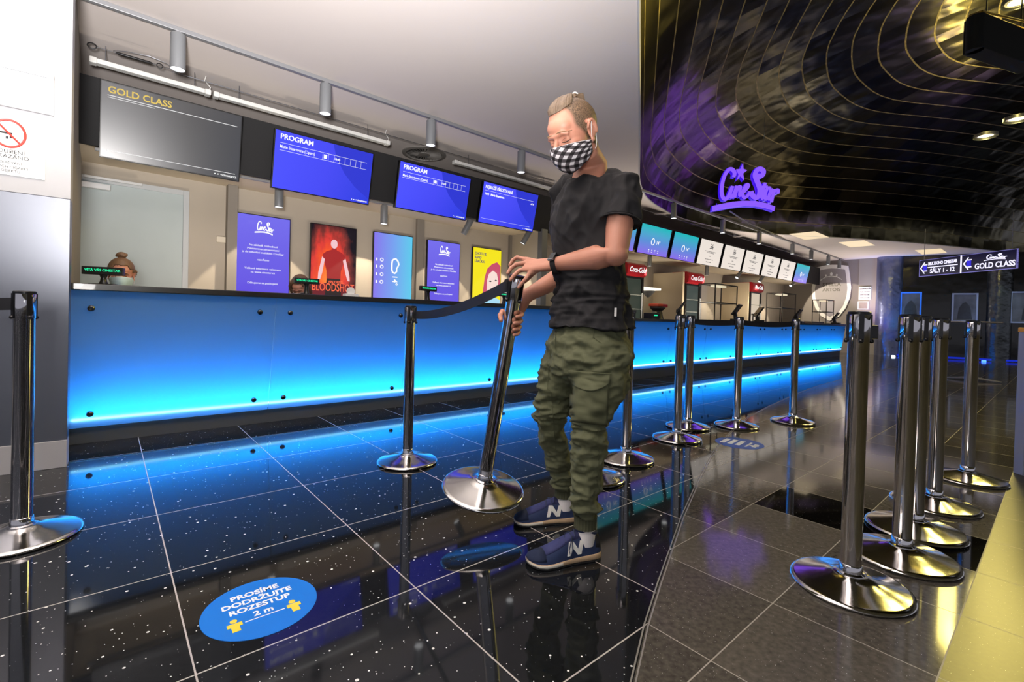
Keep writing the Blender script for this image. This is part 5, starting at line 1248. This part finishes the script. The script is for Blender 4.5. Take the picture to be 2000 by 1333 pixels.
# left hand, laid over the top of the post, back of the hand up
kn = [at(1025, 507, 1.985), at(1026, 514, 1.955), at(1030, 525, 1.925), at(1035, 534, 1.90)]
pm = (kn[1] + kn[2]) / 2
b.tube([WLf, WLf.lerp(pm, .45), pm], [(.030, .022), (.040, .020), (.040, .015)], 18)
for q in kn: b.tube([WLf.lerp(pm, .35), q], [.018, .0125], 12)
finger([kn[0], at(1010, 503, 2.0), at(1001, 509, 2.005), at(996, 518, 2.0)], [.0105, .0095, .0088, .0078])
finger([kn[1], at(1008, 517, 1.965), at(998, 524, 1.96), at(992, 534, 1.955)], [.011, .010, .009, .008])
finger([kn[2], at(1014, 529, 1.925), at(1004, 538, 1.915), at(997, 547, 1.915)], [.0105, .0095, .0088, .0078])
finger([kn[3], at(1026, 546, 1.89), at(1019, 554, 1.89), at(1013, 562, 1.895)], [.0095, .0085, .0078, .007])
finger([WLf.lerp(pm, .4) + Vector((0, .02, 0)), at(1040, 534, 2.0), at(1030, 545, 2.005), at(1022, 552, 2.0)], [.014, .012, .0105, .009])
# right hand, closed around the post below
ax0 = HTOP; axd = (HBASE - HTOP).normalized()
def on_post(d, ang, r=.042):
    """point beside the post, d below its top; ang 0 = towards the camera, 90 = picture right"""
    c = HTOP + axd * d; fr = Vector((0, -1, 0)); fr = (fr - axd * fr.dot(axd)).normalized(); rt = fr.cross(-axd).normalized()
    if rt.x < 0: rt = -rt
    return c + (fr * math.cos(math.radians(ang)) + rt * math.sin(math.radians(ang))) * r
D0 = .165
for k, (dd, sp) in enumerate(((-.012, 12), (.016, 4), (.043, 8), (.066, 14))):
    r_ = (.0098, .0102, .0098, .0085)[k]
    finger([on_post(D0 + dd, 150, .050), on_post(D0 + dd, 100, .046), on_post(D0 + dd + .004, 60, .044), on_post(D0 + dd + .006, 22 + sp, .042)], [r_ * 1.1, r_, r_ * .93, r_ * .82])
palm = on_post(D0 + .02, 178, .055)
b.tube([WRt, WRt.lerp(palm, .5) + Vector((.004, 0, 0)), palm, palm + axd * .03], [(.027, .022), (.032, .024), (.036, .022), (.03, .018)], 18)
b.tube([on_post(D0 - .02, 160, .052), on_post(D0 + .07, 160, .052)], .018, 14)
finger([palm - axd * .015, on_post(D0 - .005, 232, .050), on_post(D0 + .006, 268, .046), on_post(D0 + .022, 298, .043)], [.014, .0125, .011, .0095])
bm_ = fuse(b, .0036, 2); cb_ = H.sculpt(co_np(bm_)); body = put(bm_, 'body', skin, man, cb_)
bw = co_np(bm_) + np.array(man.location)
# hair: shaved sides, combed back top tied in a knot
def head_sel(fn):
    def s_(c, n):
        f, l, u = H.inv(Vector(c))
        if u < -.08 or abs(l) > .12: return False
        return fn(f, l, u)
    return s_
bb = bvh_of(bm_, cb_)
sv = np.zeros(len(cb_)); sst = lambda a, b_, x: min(1., max(0., (x - a) / (b_ - a)))
for i_, c in enumerate(cb_):
    f, l, u = H.inv(Vector(c))
    if u < -.10 or abs(l) > .105 or abs(f) > .15: continue
    lo = -.060 if f < -.04 else (-.060 + (f + .04) * 1.1 if f < .012 else -.003 + (f - .012) * 1.0)
    k = sst(lo - .006, lo + .012, u) * (1 - sst(.044, .062, f + abs(l) * .1)) * sst(.020, .034, abs(l) + (.05 if f < -.02 else 0) + max(0, u - .1) * .3)
    if abs(l) > .074 and -.034 < f < .018 and u < .040: k *= .0
    sv[i_] = k
body.data.attributes.new('shave', 'FLOAT', 'POINT').data.foreach_set('value', sv)
hv = MB(); pl = man.location
knot = (math.pi, math.radians(70))
def slerp(a, b_, t): return (a * (1 - t) + b_ * t).normalized()
def dirv(th, ph): return Vector((math.cos(ph) * math.cos(th), math.cos(ph) * math.sin(th), math.sin(ph)))
def sk(d, off): return H.P(-.012 + d.x * (.099 + off), d.y * (.077 + off), .045 + d.z * (.086 + off)) - pl
kd = dirv(*knot); rnd = random.Random(3)
N = 64
for k in range(N):
    x = -1 + 2 * k / (N - 1); th = x * math.radians(62); ph = math.radians(33 + 12 * x * x)
    d0 = dirv(th, ph); jit = rnd.uniform(-.0012, .0015); pts = []; rr = []
    for i in range(9):
        t = i / 8; pts.append(sk(slerp(d0, kd, t * .97), .003 + .009 * math.sin(math.pi * min(1, t * 1.15)) ** .7 + jit)); rr.append((.0022 if i == 0 else .0042) * (1 - .35 * t))
    hv.tube(pts, rr, 6)
for k in range(26):
    a = 2 * math.pi * k / 26; o_ = (H.l * math.cos(a) + H.f * math.sin(a)) * .0095
    base = sk(kd, .006); mid = sk(dirv(math.pi, math.radians(62)), .016); tip = sk(dirv(math.pi, math.radians(40)), .012)
    hv.tube([base + o_ * 1.5 - H.u * .004, base + o_ * 1.2 + H.u * .006, mid + o_ * .7, sk(dirv(math.pi, math.radians(52)), .022) + o_ * 1.5, tip + o_ * .8], [.003, .0034, .003, .0034, .002], 6)
top_hair = hv.build('hair', hair_m, man, True, ang=80)
kc = sk(dirv(math.pi, math.radians(61)), .019); MB().tube([kc + (H.l * math.cos(a) + (H.u * .7 + H.f * .7) * math.sin(a)) * .010 for a in [i * math.pi / 8 for i in range(16)]], .0022, 6, closed=True).build('hair_tie', white_loop, top_hair, True)
lids(H, man, bb); face_mask(H, man, gingham(), top=-.014)

# t-shirt
shirt_m = mat('black_cotton', '1D1C1E', .85, noise_col=(6, '262527', .7)); 
s_ = MB()
hem = PC + Vector((0, 0, .055))
tr = [(hem, (.184, .148)), (hem + Vector((0, 0, .05)), (.178, .140)), (PC.lerp(NB, .32), (.158, .120)), (PC.lerp(NB, .50), (.160, .122)), (PC.lerp(NB, .68), (.172, .130)), (PC.lerp(NB, .80), (.168, .122)), (PC.lerp(NB, .885), (.135, .098)), (PC.lerp(NB, .935), (.090, .080))]
frame_rings(s_, [c for c, _ in tr], LD, FD, [r for _, r in tr], 36)
SLs, SRs = SL + Vector((0, 0, .008)), SR + Vector((0, 0, .008))
s_.tube([NB - Vector((0, 0, .052)) + LD * .055, NB.lerp(SLs, .55) - Vector((0, 0, .012)), SLs, SLs.lerp(EL, .28), SLs.lerp(EL, .52)], [.050, .058, .067, .069, .076], 26)
s_.tube([NB - Vector((0, 0, .052)) - LD * .055, NB.lerp(SRs, .55) - Vector((0, 0, .012)), SRs, SRs.lerp(ER, .3), SRs.lerp(ER, .58)], [.050, .058, .065, .062, .064], 26)
sm_ = fuse(s_, .0065, 3); c_ = co_np(sm_)
c_ = fold(c_, no_np(sm_), .016, 9, 9, 4, 3., Matrix.Rotation(.7, 3, FD)); c_ = fold(c_, no_np(sm_), .010, 13, 13, 8, 13., Matrix.Rotation(-.5, 3, FD)); c_ = fold(c_, no_np(sm_), .016, 4, 4, 32, 9., mask=lambda p: max(0, 1 - abs(p[2] - 1.0) / .14))
shirt = put(sm_, 't_shirt', shirt_m, man, c_)
# neckline and hems
def ring_around(c, ax, bx, a, bb, r, name, m, parent, n=40, wob=0.):
    pl_ = parent_loc(parent)
    MB().tube([c + ax * a * math.cos(t) + bx * bb * math.sin(t) - pl_ for t in [2 * math.pi * i / n for i in range(n)]], r, 8, closed=True).build(name, m, parent, True)
nb_up = (NB - PC).normalized(); nax = (LD).normalized(); nbx = (FD - Vector((0, 0, .55))).normalized()
sb_ = bvh_of(sm_, c_); nc = NB + Vector((0, 0, -.075)); ring = []
for k in range(48):
    t = 2 * math.pi * k / 48; e = .80 - .28 * max(0, math.sin(t)) + .10 * max(0, -math.sin(t))
    d = (LD * math.cos(t) + FD * math.sin(t)) * math.cos(e) + Vector((0, 0, 1)) * math.sin(e)
    h_ = sb_.ray_cast(nc, d); ring.append((h_[0] if h_[0] is not None else nc + d * .09) - man.location)
ring = [(ring[k - 2] + ring[k - 1] * 2 + ring[k] * 3 + ring[(k + 1) % 48] * 2 + ring[(k + 2) % 48]) / 9 for k in range(48)]
MB().tube(ring, (.0045, .0045) and .0045, 8, closed=True).build('neckline', shirt_m, shirt, True)
q = (EL - SLs).normalized(); o1 = q.orthogonal().normalized(); ring_around(SLs.lerp(EL, .525), o1, q.cross(o1), .0735, .0735, .0035, 'sleeve_hem', shirt_m, shirt)
q = (ER - SRs).normalized(); o1 = q.orthogonal().normalized(); ring_around(SRs.lerp(ER, .585), o1, q.cross(o1), .0635, .0635, .0035, 'sleeve_hem', shirt_m, shirt)
lb = at(1202, 610, 1.75) - man.location; MB().box(lb.x - .004, lb.x + .004, lb.y - .002, lb.y + .001, lb.z - .016, lb.z + .016).build('side_label', white_loop, shirt)

# trousers
pant_m = mat('olive_cotton', '63664A', .85, noise_col=(9, '50533A', .8), bump=(500, .2, .0005)); 
p_ = MB()
tr = [(PC + Vector((0, 0, .085)), (.135, .10)), (PC + Vector((0, 0, .05)), (.158, .122)), (PC + Vector((0, 0, .0)), (.180, .144)), (PC + Vector((0, 0, -.06)), (.190, .152)), (PC + Vector((0, 0, -.12)), (.175, .140)), (PC + Vector((-.005, 0, -.17)), (.10, .08))]
frame_rings(p_, [c for c, _ in tr], LD, FD, [r for _, r in tr], 32)
hl, hr = HLt + Vector((.005, 0, -.06)), HRt + Vector((-.012, 0, -.06))
p_.tube([hl + Vector((0, 0, .03)), hl.lerp(KL, .3), hl.lerp(KL, .65), KL, KL.lerp(AL, .25), KL.lerp(AL, .55), KL.lerp(AL, .80), KL.lerp(AL, .90), AL + Vector((0, 0, .012))], [.102, .106, .093, .078, .070, .060, .062, .058, .044], 26)
p_.tube([hr + Vector((0, 0, .03)), hr.lerp(KR, .3), hr.lerp(KR, .65), KR, KR.lerp(AR, .25), KR.lerp(AR, .55), KR.lerp(AR, .80), KR.lerp(AR, .90), AR + Vector((0, 0, .02))], [.098, .100, .088, .076, .064, .055, .056, .052, .044], 26)
pm_ = fuse(p_, .0055, 3); c_ = co_np(pm_)
c_ = fold(c_, no_np(pm_), .014, 7, 7, 12, 1.); c_ = fold(c_, no_np(pm_), .008, 16, 16, 26, 4.)
zk, za = (KL.z + KR.z) / 2, .22
c_ = fold(c_, no_np(pm_), .022, 7, 7, 30, 5., mask=lambda p: max(0, 1 - abs(p[2] - zk) / .13) + max(0, 1 - abs(p[2] - za) / .09) * 1.1 + max(0, 1 - abs(p[2] - .72) / .07) * .5)
pants = put(pm_, 'trousers', pant_m, man, c_); pw = co_np(pm_) + np.array(man.location)
pant_d = mat('olive_pocket', '5A5D42', .85, noise_col=(12, '484B34', .8))
def pxsel(poly, nrm_ok=True):
    def s2(c, n):
        if n.y > .1: return False
        if Vector(c).y > 1.95: return False
        x, y = px_of(c); ins = False; j = len(poly) - 1
        for i in range(len(poly)):
            if (poly[i][1] > y) != (poly[j][1] > y) and x < (poly[j][0] - poly[i][0]) * (y - poly[i][1]) / (poly[j][1] - poly[i][1]) + poly[i][0]: ins = not ins
            j = i
        return ins
    return s2
pb_ = bvh_of(pm_, pw)
def laid_patch(quad, off, name, m, n=16, thick=.004, sag=0.):
    V = []; o_ = Vector((0, 0, CAMH))
    for j_ in range(n + 1):
        for i_ in range(n + 1):
            a, b_ = i_ / n, j_ / n
            x = (quad[0][0] * (1 - a) + quad[1][0] * a) * (1 - b_) + (quad[3][0] * (1 - a) + quad[2][0] * a) * b_
            y = (quad[0][1] * (1 - a) + quad[1][1] * a) * (1 - b_) + (quad[3][1] * (1 - a) + quad[2][1] * a) * b_ + sag * b_ * (1 - (2 * a - 1) ** 2 if sag else 0)
            d = ray(x, y).normalized(); h_ = pb_.ray_cast(o_, d)
            V.append((h_[0] - d * off if h_[0] is not None else V[-1] + man.location) - man.location)
    w = n + 1; MB().add(V, [(j_ * w + i_, j_ * w + i_ + 1, (j_ + 1) * w + i_ + 1, (j_ + 1) * w + i_) for j_ in range(n) for i_ in range(n)]).build(name, m, pants, True, ang=80, solid=thick, fix=False)
laid_patch([(1114, 736), (1190, 742), (1184, 832), (1112, 822)], .004, 'cargo_pocket', pant_d)
laid_patch([(1111, 724), (1194, 730), (1191, 748), (1112, 745)], .009, 'pocket_flap', pant_m, sag=18)
def seam(pts, depth_of, name='seam'):
    V_ = []
    for x, y in pts:
        # drop the seam onto the cloth: nearest surface point in view
        best = None
        for c in cand:
            if abs(c[0] - x) < 3.0 and abs(c[1] - y) < 3.0 and (best is None or c[2] < best): best = c[2]
        if best is not None: V_.append(at(x, y, best - .0015) - man.location)
    if len(V_) > 2: MB().tube(V_, .0013, 5).build(name, pant_d, pants, True)
cand = [(*px_of(c), c[1]) for c in pw]
seam([(1163 - k * .6, 628 + k * 4 + (k > 6) * 0) for k in range(9)] + [(1160 + 2 * k, 660 + 1.5 * k) for k in range(8)], 0, 'pocket_opening')
seam([(1084 + .2 * k, 650 + 5 * k) for k in range(10)], 0, 'fly_seam')
seam([(1168 + .1 * k, 840 + 6 * k) for k in range(22)], 0, 'leg_seam')
seam([(1073 + (-.6 if k < 8 else .5) * k, 710 + 7 * k) for k in range(26)], 0, 'leg_seam')
cuff_m = mat('olive_rib', '4A4C36', .9)
for an, r in ((AL, .0455), (AR, .0455)):
    ribs = []
    for zz, k in ((.012, 1.0), (-.004, .93), (-.02, .92), (-.036, .95)):
        ribs.append([an + Vector((0, 0, zz)) + Vector((math.cos(t) * r * k * (1 + .025 * math.cos(22 * t)), math.sin(t) * r * k * (1 + .025 * math.cos(22 * t)), 0)) - man.location for t in [2 * math.pi * i / 88 for i in range(88)]])
    MB().rings(ribs).build('ribbed_cuff', cuff_m, pants, True)
# watch
wd = (WLf - EL).normalized(); wc = WLf - wd * .012
o1 = Vector((0, -.35, 1)); o1 = (o1 - wd * o1.dot(wd)).normalized(); o2 = wd.cross(o1)
wt = MB()
for sgn in (-1, 1): pass
rings_ = []
for t in [2 * math.pi * i / 32 for i in range(32)]:
    c = wc + o1 * .0345 * math.cos(t) + o2 * .031 * math.sin(t); n_ = (o1 * math.cos(t) + o2 * math.sin(t))
    rings_.append([c + wd * a + n_ * e - man.location for a, e in ((-.011, 0), (.011, 0), (.011, .003), (-.011, .003))])
rings_.append(rings_[0]); wt.rings(rings_, cap=False)
watch = wt.build('wristwatch', mat('watch_band', '1C1B1D', .6), man)
fc_ = wc + o1 * .030 - o2 * .016 - man.location; nn_ = (o1 * .88 - o2 * .47).normalized(); side = wd.cross(nn_)
MB().hexa([fc_ + wd * a + side * c_2 + nn_ * e for e in (0, .009) for a, c_2 in ((-.013, -.019), (.013, -.019), (.013, .019), (-.013, .019))]).build('watch_body', mat('watch_glass', '1E2226', .15, .3), watch, bevel=.002)
MB().hexa([fc_ + wd * a + side * c_2 + nn_ * e for e in (.002, .0095) for a, c_2 in ((-.012, -.024), (.012, -.024), (.012, -.0195), (-.012, -.0195))]).build('buckle', steel, watch)

# shoes
navy = mat('shoe_navy', '1B2A4E', .8, noise_col=(60, '24365E', .7)); toe_m = mat('shoe_toe', '16223F', .85); viol = mat('shoe_mesh', '3A3F6E', .85, noise_col=(90, '2A2F58', .8)); tan = mat('sole_tan', 'C9AE8C', .7, noise_col=(40, 'B39673', .8)); sole_w = mat('sole_white', 'D8D2C4', .6); gum = mat('outsole_black', '1A1A1C', .7)
def shoe(heel, toe, lat, name, ank, lift=0.):
    """lat: +1 when the outer side (with the letter) is the subject's left"""
    root = bpy.data.objects.new(name, None); COL.objects.link(root); root.parent = man
    d = Vector((toe.x - heel.x, toe.y - heel.y, 0)); L = d.length; yaw = math.atan2(d.y, d.x)
    root.location = Vector((heel.x, heel.y, 0)) - man.location; root.rotation_euler = (0, -lift, yaw)
    if lift: root.location.z = L * math.sin(lift) * 1.0
    X = [0, .03, .10, .20, .32, .45, .58, .70, .80, .89, .955, .99, 1.0]; Wd = [.020, .031, .037, .038, .037, .039, .044, .049, .050, .046, .036, .020, .006]
    Ht = [.068, .092, .108, .112, .113, .104, .086, .070, .059, .051, .043, .034, .027]; off = [0, 0, 0, 0, .001, .002, .003, .004, .003, 0, -.004, -.006, -.006]
    def secr(zf0, zf1, wk, top=None, n=24):
        rings = []
        for x, w, h, of in zip(X, Wd, Ht, off):
            ring = []
            z0 = zf0(x); z1 = (h if top is None else top(x)); 
            for i in range(n):
                t = 2 * math.pi * i / n; c, s2 = math.cos(t), math.sin(t)
                ww = w * wk
                if top is None:
                    zz = z0 + (z1 - z0) * (max(0, s2) ** .75); yy = ww * (abs(c) ** .8) * (1 if c > 0 else -1) * (1 - .28 * max(0, s2) * (1 if .08 < x < .55 else .5))
                else:
                    zz = z0 if s2 < 0 else z1; yy = ww * (abs(c) ** .35) * (1 if c > 0 else -1)
                    zz = (z0 + z1) / 2 + (z1 - z0) / 2 * (abs(s2) ** .35) * (1 if s2 > 0 else -1)
                ring.append((x * L, (yy + of * lat), zz))
            rings.append(ring)
        return rings
    spring = lambda x: .010 * max(0, (x - .82) / .18) ** 1.5
    MB().rings(secr(lambda x: spring(x), None, 1.04, lambda x: .007 + spring(x))).build('outsole', gum, root, True, ang=60)
    MB().rings(secr(lambda x: .006 + spring(x), None, 1.06, lambda x: (.034 - .014 * x) + spring(x) * .8)).build('midsole', tan, root, True, ang=60)
    # pale front part of the sole
    r2 = secr(lambda x: .0065 + spring(x), None, 1.085, lambda x: (.0325 - .014 * x) + spring(x) * .8); MB().rings(r2[6:]).build('midsole_front', sole_w, root, True, ang=60)
    up = secr(lambda x: .022 - .008 * x + spring(x) * .8, None, 1.0)
    u_ = MB().rings(up).build('upper', navy, root, True, ang=70)
    # mesh panel and toe cap follow the upper
    r3 = [[(p[0], p[1] * 1.01, p[2] + .0015) for p in r] for r in up]
    def band(a, b_, i0, i1, name_, m):
        V = [p for r in r3[a:b_] for p in [r[i % 24] for i in range(i0, i1 + 1)]]; w = i1 - i0 + 1
        MB().add(V, [(j * w + i, j * w + i + 1, (j + 1) * w + i + 1, (j + 1) * w + i) for j in range(b_ - a - 1) for i in range(w - 1)]).build(name_, m, root, True, solid=.0012, fix=False)
    band(4, 9, 3, 9, 'tongue', viol); band(8, 13, 1, 11, 'toe_cap', toe_m)
    # collar opening with padded rim
    rim = [(L * (.19 + .135 * math.cos(t)), .031 * math.sin(t), .108 + .012 * math.cos(t) * (1 if math.cos(t) < 0 else .3) + .006) for t in [2 * math.pi * i / 32 for i in range(32)]]
    MB().tube(rim, .0065, 8, closed=True).build('collar', navy, root, True)
    # laces
    for k in range(5):
        x = .37 + .065 * k; zt = [.116, .108, .098, .087, .076][k]
        MB().tube([(L * (x + .02 * (1 if k % 2 else -1)), -.026, zt - .014), (L * x, 0, zt + .003), (L * (x - .02 * (1 if k % 2 else -1)), .026, zt - .014)], .0022, 6).build('lace', mat('lace_navy', '2A3550', .8) if 'lace_navy' not in MATS else MATS['lace_navy'], root, True)
    MB().tube([(L * .42, .0, .108), (L * .44, lat * .03, .100), (L * .50, lat * .047, .062), (L * .48, lat * .050, .040), (L * .45, lat * .047, .062), (L * .42, lat * .02, .104)], .002, 6).build('lace', MATS['lace_navy'], root, True)
    # the letter on the visible side
    vis = lat_vis[name]
    # slanted block letter following the side wall
    Np = [(-.034, -.024), (-.020, -.024), (-.010, .004), (.010, -.024), (.026, -.024), (.040, .024), (.024, .024), (.014, -.004), (-.004, .024), (-.022, .024)]
    def side_pt(a, z):
        # surface of the upper at this x and height
        x = min(max(a / L, 0), 1); k = max(i for i in range(len(X)) if X[i] <= x); k = min(k, len(X) - 2); t = (x - X[k]) / (X[k + 1] - X[k])
        w = Wd[k] + (Wd[k + 1] - Wd[k]) * t; h = Ht[k] + (Ht[k + 1] - Ht[k]) * t; z0 = .018; s2 = min(1, max(0, (z - z0) / (h - z0))) ** (1 / .75); c = math.sqrt(max(0, 1 - s2 * s2))
        return vis * (w * c ** .8 * (1 - .28 * s2)) + (off[k]) * lat
    def tfN(xx, yy, zz):
        a = L * .40 + (-xx) ; z = .062 + yy * .95
        return (a, side_pt(a, z) + vis * (.0006 + zz), z)
    mbn = MB(); mbn.prism([(x * (1 if True else 1), y) for x, y in Np], .003, tfN); mbn.build('side_letter', mat('letter_white', 'ECEBE4', .5) if 'letter_white' not in MATS else MATS['letter_white'], root)
    # heel patch
    band(0, 3, 1, 11, 'heel_patch', gum)
    sk_ = MB(); a2 = ank - man.location - root.location
    a2 = Matrix.Rotation(-yaw, 3, 'Z') @ a2
    sk_.rings([[(a2.x * f_ + L * .20 * (1 - f_) + r * math.cos(t), a2.y * f_ + r * math.sin(t), z + .0015 * math.sin(z * 600)) for t in [2 * math.pi * i / 28 for i in range(28)]] for f_, z, r in ((0, .06, .037), (.1, .10, .039), (.3, .115, .0375), (.5, .13, .037), (.7, .145, .0375), (.9, .16, .038), (1, a2.z - .0, .040))])
    sk_.build('sock', mat('sock_white', 'E8E4E2', .9) if 'sock_white' not in MATS else MATS['sock_white'], root, True, ang=80)
    return root
lat_vis = {'left_shoe': 1, 'right_shoe': 1}
h1, t1 = fl(1170, 1074), fl(1042, 1092)
dL = (t1 - h1); dL.z = 0; dL = dL.normalized()
hl_ = Vector((AL.x, AL.y, 0)) - dL * .062; shoe(hl_, hl_ + dL * .298, 1, 'left_shoe', AL)
h2, t2 = fl(1122, 1006), fl(1016, 1012)
dR = (t2 - h2); dR.z = 0; dR = dR.normalized()
hr_ = Vector((AR.x, AR.y, 0)) - dR * .062; shoe(hr_, hr_ + dR * .295, -1, 'right_shoe', AR)

# ---- the two cashiers behind the counter
def cashier(label, hc, face, pitch, roll, mask_m, bun, torso_m, s_, t_):
    root = thing('person', label, 'person', W(s_, t_, 0))
    h = Head(hc, face, pitch, 1.0, roll); g = MB(); h.shapes(g)
    nb = h.P(-.03, 0, -.10); sh = Vector((hc.x, hc.y, hc.z - .22)) - h.f.xy.to_3d() * .05
    ax = Vector((h.l.x, h.l.y, 0)).normalized(); bx = Vector((-ax.y, ax.x, 0))
    g.tube([h.P(-.03, 0, -.02), nb, sh], [.048, .048, .06], 18)
    frame_rings(g, [sh + Vector((0, 0, z)) for z in (.0, -.06, -.2, -.42)], ax, bx, [(.06, .06), (.15, .085), (.14, .09), (.13, .09)])
    for q in (-1, 1): g.tube([sh + ax * .15 * q + Vector((0, 0, -.06)), sh + ax * .19 * q + Vector((0, 0, -.26)), sh + ax * .12 * q - bx * .10 + Vector((0, 0, -.33))], [.045, .038, .028], 14); g.tube([sh + ax * .12 * q - bx * .10 + Vector((0, 0, -.33)), sh + ax * .09 * q - bx * .15 + Vector((0, 0, -.33))], [.03, .018], 12)
    me = fuse(g, .005, 2); c = h.sculpt(co_np(me)); put(me, 'body', skin, root, c); wc_ = co_np(me) + np.array(root.location)
    def hs(cc, n):
        f, l, u = h.inv(Vector(cc))
        if abs(l) > .1 or u < -.09 or abs(f) > .14: return False
        lo = -.05 if f < -.03 else (.03 if f < .03 else .055)
        return (u > lo and f < .062) or (u > .085)
    patch(me, hs, .009, 'hair', hair_brown, root, wc_, .01)
    if bun:
        bb_ = h.P(-.035, 0, .155) - root.location; m_ = MB(); m_.ell(bb_, (.035, .032, .026), 20, 12)
        m_.tube([bb_ + Vector((.03 * math.cos(a), .026 * math.sin(a), .006 * math.sin(3 * a))) for a in [i * .4488 for i in range(14)]], .011, 8, closed=True); m_.tube([h.P(-.03, 0, .12) - root.location, bb_], .024, 12); m_.build('hair_bun', hair_brown, root, True)
    else:
        m_ = MB()
        for q in (-1, 1): m_.tube([h.P(.03, q * .06, .09) - root.location, h.P(.02, q * .086, .03) - root.location, h.P(.0, q * .09, -.04) - root.location, h.P(-.0, q * .085, -.11) - root.location], [.02, .022, .022, .016], 12)
        m_.build('side_hair', hair_brown, root, True)
    for q in (-1, 1): MB().ell(h.P(.0845, q * .032, -.001) - root.location, (.006, .006, .005), 10, 8).build('eye', lash_m, root, True)
    for q in (-1, 1): MB().tube([h.P(.086, q * .046, .022) - root.location, h.P(.099, q * .03, .029) - root.location, h.P(.098, q * .014, .025) - root.location], [.0015, .003, .002], 6).build('eyebrow', hair_brown, root, True)
    face_mask(h, root, mask_m, top=.004)
    tm = MB(); frame_rings(tm, [sh + Vector((0, 0, z)) for z in (-.035, -.07, -.2, -.44)], ax, bx, [(.09, .08), (.17, .105), (.16, .11), (.15, .11)])
    for q in (-1, 1): tm.tube([sh + ax * .14 * q + Vector((0, 0, -.075)), sh + ax * .195 * q + Vector((0, 0, -.26))], [.06, .055], 16)
    tme = fuse(tm, .01, 2); put(tme, 'uniform', torso_m, root)
    # seat under the counter line
    return root
uni = mat('uniform_dark', '24242C', .85)
cashier('seated cashier with a brown hair bun and pale blue mask behind the ticket counter', at(237, 538, 3.74), (.62, -.78), 10, 0, mat('mask_blue', 'BFD9E2', .8), True, uni, .27, .55)
cashier('cashier with brown hair and black mask bending low behind the second customer display', at(587, 563, 4.86), (.05, -1), 32, 0, mat('mask_black', '1C1C20', .8), False, uni, 1.72, .75)
for (s_, t_, lab) in ((.27, .62, 'dark stool under the cashier with the hair bun'), (1.72, .82, 'dark stool under the cashier at the second customer display')):
    st_ = thing('stool', lab, 'stool', W(s_, t_, 0), 0); MB().lathe([(.17, .5), (.18, .53), (.17, .56), (0, .565)], 24).build('seat', black_plastic, st_, True)
    MB().lathe([(.2, 0), (.2, .02), (.03, .04), (.03, .5)], 20).build('column', steel, st_, True)
